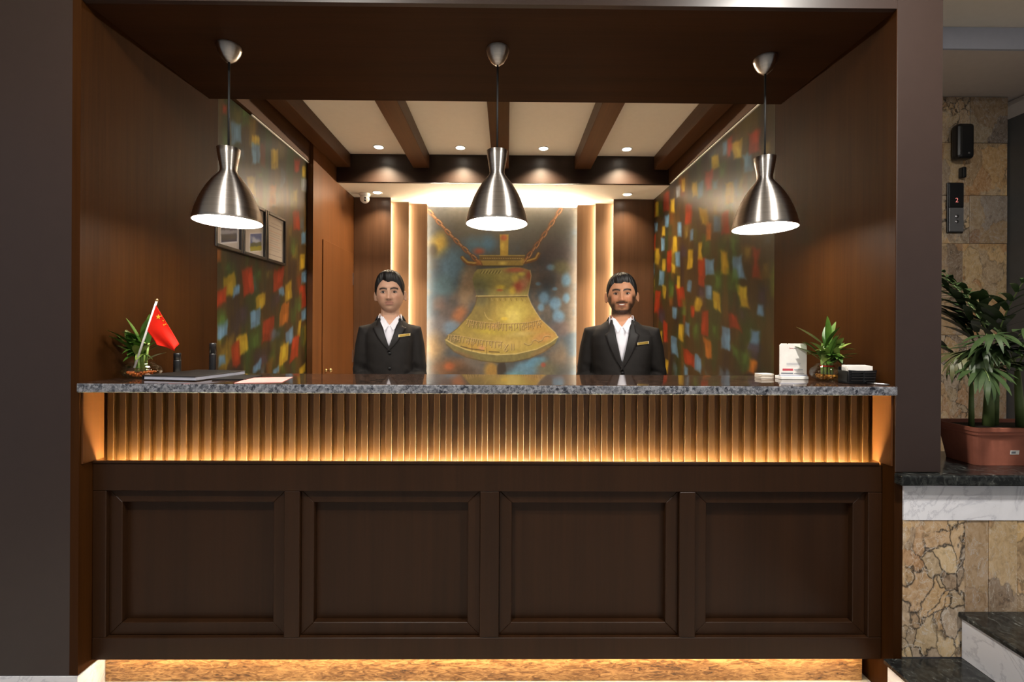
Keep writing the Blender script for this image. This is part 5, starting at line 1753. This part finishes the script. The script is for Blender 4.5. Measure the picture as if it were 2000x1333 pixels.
# ---- flag
t = thing('table_flag', 'small red flag with yellow stars on a white stick in the bowl', 'flag', (-1.415, 1.742, ZT + 0.045))
A, Bp = Vector((-1.415, 1.742, 1.187)), Vector((-1.327, 1.735, 1.440))
lift_to(part('flag_pole', MB().tube([A, Bp], 0.0036, 12), 'white_plastic', smooth=True), t)
lift_to(part('finial', MB().ball(Bp + Vector((0.001, 0, 0.004)), (0.0048, 0.0048, 0.006), 12, 8), 'brass', smooth=True), t)
dp = (Bp - A).normalized()
def flag_pt(u, v):
    """u: 0 at the pole to 1 at the fly; v: 0 at the top to 1 at the bottom of the hoist"""
    hoist = Bp - dp * (0.012 + 0.105 * v)
    top_e = Vector((-1.240, 1.726, 1.278))
    low_e = Vector((-1.324, 1.722, 1.280))
    tip = Vector((-1.250, 1.722, 1.226))
    fly = (top_e * (1 - v) + tip * v) if v < 0.5 else (top_e * 0.5 + tip * 0.5) * (2 - 2 * v) + low_e.lerp(tip, 0.10) * (2 * v - 1)
    q = hoist.lerp(fly, u)
    q.y += 0.010 * math.sin(u * 2.2 + v * 7.0) * u
    return q
NU, NVV = 22, 22
pts = [flag_pt(i / NU, j / NVV) for j in range(NVV + 1) for i in range(NU + 1)]
fm = MB().add(pts, [(j * (NU + 1) + i, j * (NU + 1) + i + 1, (j + 1) * (NU + 1) + i + 1, (j + 1) * (NU + 1) + i) for j in range(NVV) for i in range(NU)])
cloth = part('flag_cloth', fm, 'flag_red', smooth=True)
md = cloth.modifiers.new('thick', 'SOLIDIFY')
md.thickness = 0.0006
lift_to(cloth, t)
def star(cu, cv, r):
    """a five-pointed star lying on the cloth"""
    vs_ = []
    eps = 0.02
    c0 = flag_pt(cu, cv)
    ux = (flag_pt(cu + eps, cv) - c0).normalized()
    vx = (flag_pt(cu, cv + eps) - c0)
    vx = (vx - ux * vx.dot(ux)).normalized()
    nrm = ux.cross(vx).normalized()
    if nrm.y > 0:
        nrm = -nrm
    for k in range(10):
        rr = r if k % 2 == 0 else r * 0.42
        a = 2 * PI * k / 10
        vs_.append(c0 + nrm * 0.0022 + ux * math.cos(a) * rr + vx * math.sin(a) * rr)
    return MB().prism(vs_, nrm * 0.0005)
lift_to(part('star', star(0.20, 0.20, 0.0105), 'flag_yellow'), t)
for cu, cv in ((0.27, 0.02), (0.36, 0.06), (0.42, 0.16), (0.46, 0.05)):
    lift_to(part('star', star(cu, cv + 0.03, 0.0034), 'flag_yellow'), t)

# ---- folder, papers
t = thing('black_folder', 'black hard-cover folder with pale page edges lying by the flag', 'folder', (-1.235, 1.795, ZT + 0.0006), None, R(-9))
part('cover', MB().box(-0.112, 0.112, -0.10, 0.155, 0.0, 0.003), 'folder_black', t, bevel=0.001)
part('pages', MB().box(-0.108, 0.109, -0.097, 0.152, 0.0032, 0.0148), 'page_edge', t)
part('cover', MB().box(-0.112, 0.112, -0.10, 0.155, 0.015, 0.018), 'folder_black', t, bevel=0.001)
part('spine', MB().box(-0.115, -0.1122, -0.10, 0.155, 0.0, 0.018), 'folder_black', t)
def sheet(name, w, d, h, loc, rz, mat, label, cat='paper', n=1):
    o = part(name, MB().box(-w / 2, w / 2, -d / 2, d / 2, 0, h), mat, None, loc=loc)
    o.rotation_euler = (0, 0, R(rz))
    return tag(o, label, cat)
sheet('paper_sheet', 0.155, 0.185, 0.0012, (-0.912, 1.728, ZT + 0.0006), 14, 'paper_pink', 'pink sheet of paper near the front edge of the desk')
sheet('notebook', 0.12, 0.16, 0.004, (-1.055, 1.80, ZT + 0.0006), 8, 'folder_black', 'thin dark notebook showing between folder and pink sheet', 'notebook')
sheet('paper_sheet', 0.085, 0.12, 0.006, (-1.385, 1.915, ZT + 0.0006), -12, 'paper_cream', 'cream note paper behind the left glass bowl')
def bottle(x, y, h, r, label):
    t = thing('black_bottle', label, 'bottle', (x, y, ZT + 0.0006), 'black bottles on the desk')
    part('bottle_body', MB().lathe([(0, 0), (r * 0.95, 0), (r, 0.004), (r, h * 0.62), (r * 0.93, h * 0.66), (0, h * 0.66)], 28), 'black_plastic', t, smooth=True)
    part('cap', MB().lathe([(0, h * 0.665), (r * 0.96, h * 0.665), (r * 0.97, h * 0.97), (r * 0.85, h), (0, h)], 28), 'black_plastic', t, smooth=True)
    return t
bottle(-1.262, 1.965, 0.132, 0.0135, 'slim black bottle standing beyond the black folder')
bottle(-1.418, 1.972, 0.088, 0.0145, 'short black bottle standing behind the red flag')

# ---- right end of the desk
t = thing('payment_sign', 'white payment sign with a red bar standing by the right plant', 'sign', (1.168, 1.845, ZT + 0.0006), None, R(-2))
sg = MB()
sg.prism([(-0.054, 0, 0.018), (0.054, 0, 0.018), (0.054, 0, 0.138), (0.047, 0, 0.145), (-0.018, 0, 0.145), (-0.019, 0, 0.143), (-0.024, 0, 0.143), (-0.025, 0, 0.145), (-0.047, 0, 0.145), (-0.054, 0, 0.138)], (0, 0.004, 0))
part('sign_plate', sg, 'paper_white', t)
part('sign_base', MB().box(-0.0545, 0.0545, -0.012, 0.034, 0.0, 0.0125), 'white_plastic', t, bevel=0.001)
part('sign_base', MB().box(-0.0545, 0.0545, -0.004, 0.010, 0.0128, 0.0178), 'page_edge', t)
for a in ((-0.043, -0.001, 0.0345, 0.0430, 'ink_red'), (0.003, 0.038, 0.037, 0.0400, 'page_edge'), (-0.049, -0.001, 0.0215, 0.0265, 'ink_grey'), (0.003, 0.044, 0.0215, 0.0232, 'ink_grey'),
          (-0.027, 0.030, 0.0645, 0.0660, 'page_edge'), (-0.027, 0.028, 0.0600, 0.0615, 'page_edge'), (-0.027, 0.030, 0.0545, 0.0553, 'page_edge'), (0.014, 0.040, 0.0285, 0.0300, 'page_edge')):
    part('print_bar', MB().box(a[0], a[1], -0.0006, -0.0001, a[2], a[3]), a[4], t)
for tx, x_, mt in (('fone', -0.0085, 'ink_red'), ('pay', 0.0065, 'ink_dark')):
    o = put('sign_lettering', text_mesh(tx, 0.0085, 0.0001), mt, t, (x_, -0.0005, 0.1265))
    o.rotation_euler = (PI / 2, 0, 0)

g_ = random.Random(4)
t = thing('card_stack', 'low stack of white cards left of the payment sign', 'cards', (1.083, 1.905, ZT + 0.0006), None, R(8))
for k in range(8):
    o = part('card', MB().box(-0.029, 0.029, -0.020, 0.020, 0.0022 * k, 0.0022 * k + 0.0019), 'paper_white' if k == 7 else 'paper_cream', t)
    o.location = (g_.uniform(-.002, .002), g_.uniform(-.002, .002), 0)
    o.rotation_euler = (0, 0, g_.uniform(-.06, .06))
t = thing('card_holder', 'black card holder full of white cards at the right wall', 'card holder', (1.325, 1.715, ZT + 0.0006))
hw = 0.0505
part('holder_base', MB().box(-hw, hw, -0.028, 0.028, 0, 0.006), 'black_plastic', t, bevel=0.002)
part('holder_front', MB().prism([(-hw, -0.028, 0.0065), (hw, -0.028, 0.0065), (hw + 0.002, -0.034, 0.052), (hw * 0.4, -0.033, 0.050), (-hw * 0.4, -0.033, 0.050), (-hw - 0.002, -0.034, 0.052)], (0, 0.003, 0)), 'black_plastic', t)
part('holder_back', MB().box(-hw, hw, 0.022, 0.025, 0.0065, 0.060), 'black_plastic', t)
for s in (-1, 1):
    part('holder_side', MB().box(s * hw - 0.0015, s * hw + 0.0015, -0.024, 0.0215, 0.0065, 0.048), 'black_plastic', t)
part('divider', MB().box(-0.0015, 0.0015, -0.0385, -0.0345, 0.008, 0.046), 'black_plastic', t)
for k in range(4):
    part('holder_rib', MB().box(-hw + 0.006, hw - 0.006, -0.0372 - 0.0005 * k, -0.0347, 0.012 + 0.010 * k, 0.0155 + 0.010 * k), 'folder_black', t, bevel=0.001)
for k in range(7):
    o = part('card', MB().box(-0.046, 0.046, -0.0008, 0.0008, 0.0068, 0.0655), 'paper_white', t)
    o.location = (g_.uniform(-.001, .001), -0.020 + 0.0052 * k, 0.0005 * k)
t = thing('pen', 'silver pen lying at the right end of the desk', 'pen', (1.362, 1.655, ZT + 0.0045))
part('barrel', MB().tube([(-0.018, 0.03, 0), (0.016, -0.022, 0)], 0.0036, 12), 'silver', t, smooth=True)
part('tip', MB().tube([(0.016, -0.022, 0), (0.0195, -0.0275, 0)], [.0036, .0008], 12), 'black_plastic', t, smooth=True)

# ================================================================ the palm in its planter
t = thing('terracotta_planter', 'long terracotta planter with a white sticker on the black ledge', 'planter', (1.99, 1.78, 0.8316))
hx, hy, hh = 0.203, 0.065, 0.148
def rect(w, d, z, r=0.02, n=5):
    pts = []
    for cx, cy, a0 in ((w - r, d - r, 0), (-w + r, d - r, 90), (-w + r, -d + r, 180), (w - r, -d + r, 270)):
        for k in range(n):
            a = R(a0 + 90 * k / (n - 1))
            pts.append((cx + r * math.cos(a), cy + r * math.sin(a), z))
    return pts
pr = [rect(hx, hy, 0), rect(hx + 0.018, hy + 0.014, hh - 0.032), rect(hx + 0.019, hy + 0.015, hh - 0.030), rect(hx + 0.026, hy + 0.022, hh - 0.028), rect(hx + 0.028, hy + 0.023, hh - 0.016),
      rect(hx + 0.034, hy + 0.029, hh - 0.014), rect(hx + 0.036, hy + 0.031, hh), rect(hx + 0.022, hy + 0.017, hh), rect(hx + 0.018, hy + 0.013, hh - 0.024)]
part('planter_body', MB().rings(pr), 'terracotta', t, bevel=0.0)
part('soil', MB().rings([rect(hx + 0.0175, hy + 0.0125, hh - 0.0235), rect(hx + 0.0165, hy + 0.0115, hh - 0.012)]), 'soil', t)
stk = MB().box(-0.060, -0.026, -0.0008, 0.0, -0.008, 0.008)
o = part('sticker', stk, 'paper_white', t, loc=(-0.02, -0.0715, 0.052), label='small white sticker')
o.rotation_euler = (R(7), 0, R(0))
o2 = part('sticker_print', MB().box(-0.056, -0.040, -0.0014, -0.0009, -0.004, 0.004), 'ink_grey', o)

palm = thing('potted_palm', 'bushy green palm with arching fronds in the terracotta planter', 'plant', (1.99, 1.78, 0.8316 + hh - 0.012))
def leaflet_mesh(L, w, drop):
    mb = MB()
    n = 6
    up, lo = [], []
    for i in range(n):
        q = i / (n - 1)
        ww = w * max(0.05, math.sin(PI * min(1, 0.12 + q * 0.88)) ** 0.7)
        for s in (-1, 1):
            p_ = (L * q * (1 - .12 * drop * q), s * ww / 2, -drop * L * q * q * 0.7)
            up.append(p_)
            lo.append((p_[0], p_[1], p_[2] - 0.0006))
    f = [(i * 2, i * 2 + 1, i * 2 + 3, i * 2 + 2) for i in range(n - 1)]
    mb.add(up, f)
    mb.add(lo, [tuple(reversed(q)) for q in f])
    return mb.mesh('leaflet', smooth=True, merge=False)
LFT = [leaflet_mesh(0.175, 0.029, 0.45), leaflet_mesh(0.155, 0.027, 0.7), leaflet_mesh(0.125, 0.021, 0.9)]
for m in LFT:
    m.materials.append(MATS['palm_green'])
LFTD = [m.copy() for m in LFT]
for m in LFTD:
    m.materials.clear()
    m.materials.append(MATS['palm_dry'])
gp = random.Random(12)
canes = [(-0.155, 0.0, 0.17, .0085), (-0.078, 0.01, 0.20, .016), (-0.030, 0.03, 0.22, .011), (0.03, -0.01, 0.22, .013)]
ctops = []
for x, y, h, r in canes:
    lean = gp.uniform(-.02, .02)
    part('cane', MB().tube([(x, y, 0), (x + lean * .5, y, h * .5), (x + lean, y, h)], [r * 1.15, r, r * .7], 12), 'cane_green', palm, smooth=True)
    ctops.append(Vector((x + lean, y, h)))
def frond(base, az, el, L, bend, npair, dry=False, size=1.0):
    pts = []
    d = Vector((math.cos(R(az)), math.sin(R(az)), 0))
    for i in range(9):
        q = i / 8
        e = R(el - bend * q)
        pts.append((base if i == 0 else pts[-1]) + ((d * math.cos(e) + Vector((0, 0, math.sin(e)))) * (L / 8) if i else Vector()))
    fo = part('frond', MB().tube(pts, [.0036 - .0003 * i for i in range(9)], 6), 'cane_green', palm, smooth=True)
    for k in range(npair):
        q = 0.34 + 0.66 * k / (npair - 1)
        fi = q * 8
        i0 = min(7, int(fi))
        pos = pts[i0].lerp(pts[i0 + 1], fi - i0)
        tan = (pts[i0 + 1] - pts[i0]).normalized()
        sd = tan.cross(Vector((0, 0, 1))).normalized()
        for s in (-1, 1):
            spread = 1.0 - 0.55 * q
            dr = (tan * (0.75 + 0.5 * q) + sd * s * spread + Vector((0, 0, gp.uniform(-.28, .10)))).normalized()
            zax = sd.cross(tan) * -1
            yv = Vector((0, 0, 1)).cross(dr).normalized()
            zv_ = dr.cross(yv).normalized()
            m4 = Matrix((dr, yv, zv_)).transposed().to_4x4()
            sc = size * (1.0 if q < 0.8 else 0.75) * gp.uniform(.85, 1.1)
            o = bpy.data.objects.new('leaflet', (LFTD if dry else LFT)[0 if q < .6 else (1 if q < .85 else 2)])
            col.objects.link(o)
            o.parent = fo
            o.matrix_local = Matrix.Translation(pos) @ m4 @ Matrix.Diagonal((sc, sc, sc, 1))
    return fo
FR = [(0, 140, 80, .38, 60, 8, 0, .9), (0, 235, 66, .28, 105, 8, 0, .8), (0, 290, 72, .24, 90, 7, 0, .8),
      (1, 150, 86, .52, 36, 8, 0, .95), (1, 120, 82, .46, 50, 8, 0, 1.0), (1, 225, 74, .36, 80, 8, 0, .9), (1, 200, 74, .30, 110, 8, 1, .8), (1, 275, 66, .34, 95, 8, 0, 1.0),
      (2, 100, 85, .50, 40, 8, 0, 1.0), (2, 190, 84, .48, 50, 8, 0, 1.0), (2, 250, 74, .40, 85, 8, 0, 1.0), (2, 300, 60, .30, 90, 8, 0, 1.0), (3, 175, 80, .52, 50, 8, 0, 1.0),
      (3, 240, 70, .36, 100, 8, 0, 1.0), (3, 200, 60, .34, 90, 8, 0, 1.0), (3, 150, 86, .42, 50, 8, 0, 1.0), (2, 215, 64, .30, 80, 8, 0, .9), (1, 250, 84, .44, 40, 8, 0, .9)]
for ci, az, el, L, bend, npair, dry, sz in FR:
    frond(ctops[ci], az, el, L, bend, npair, bool(dry), sz)
bpy.context.view_layer.update()
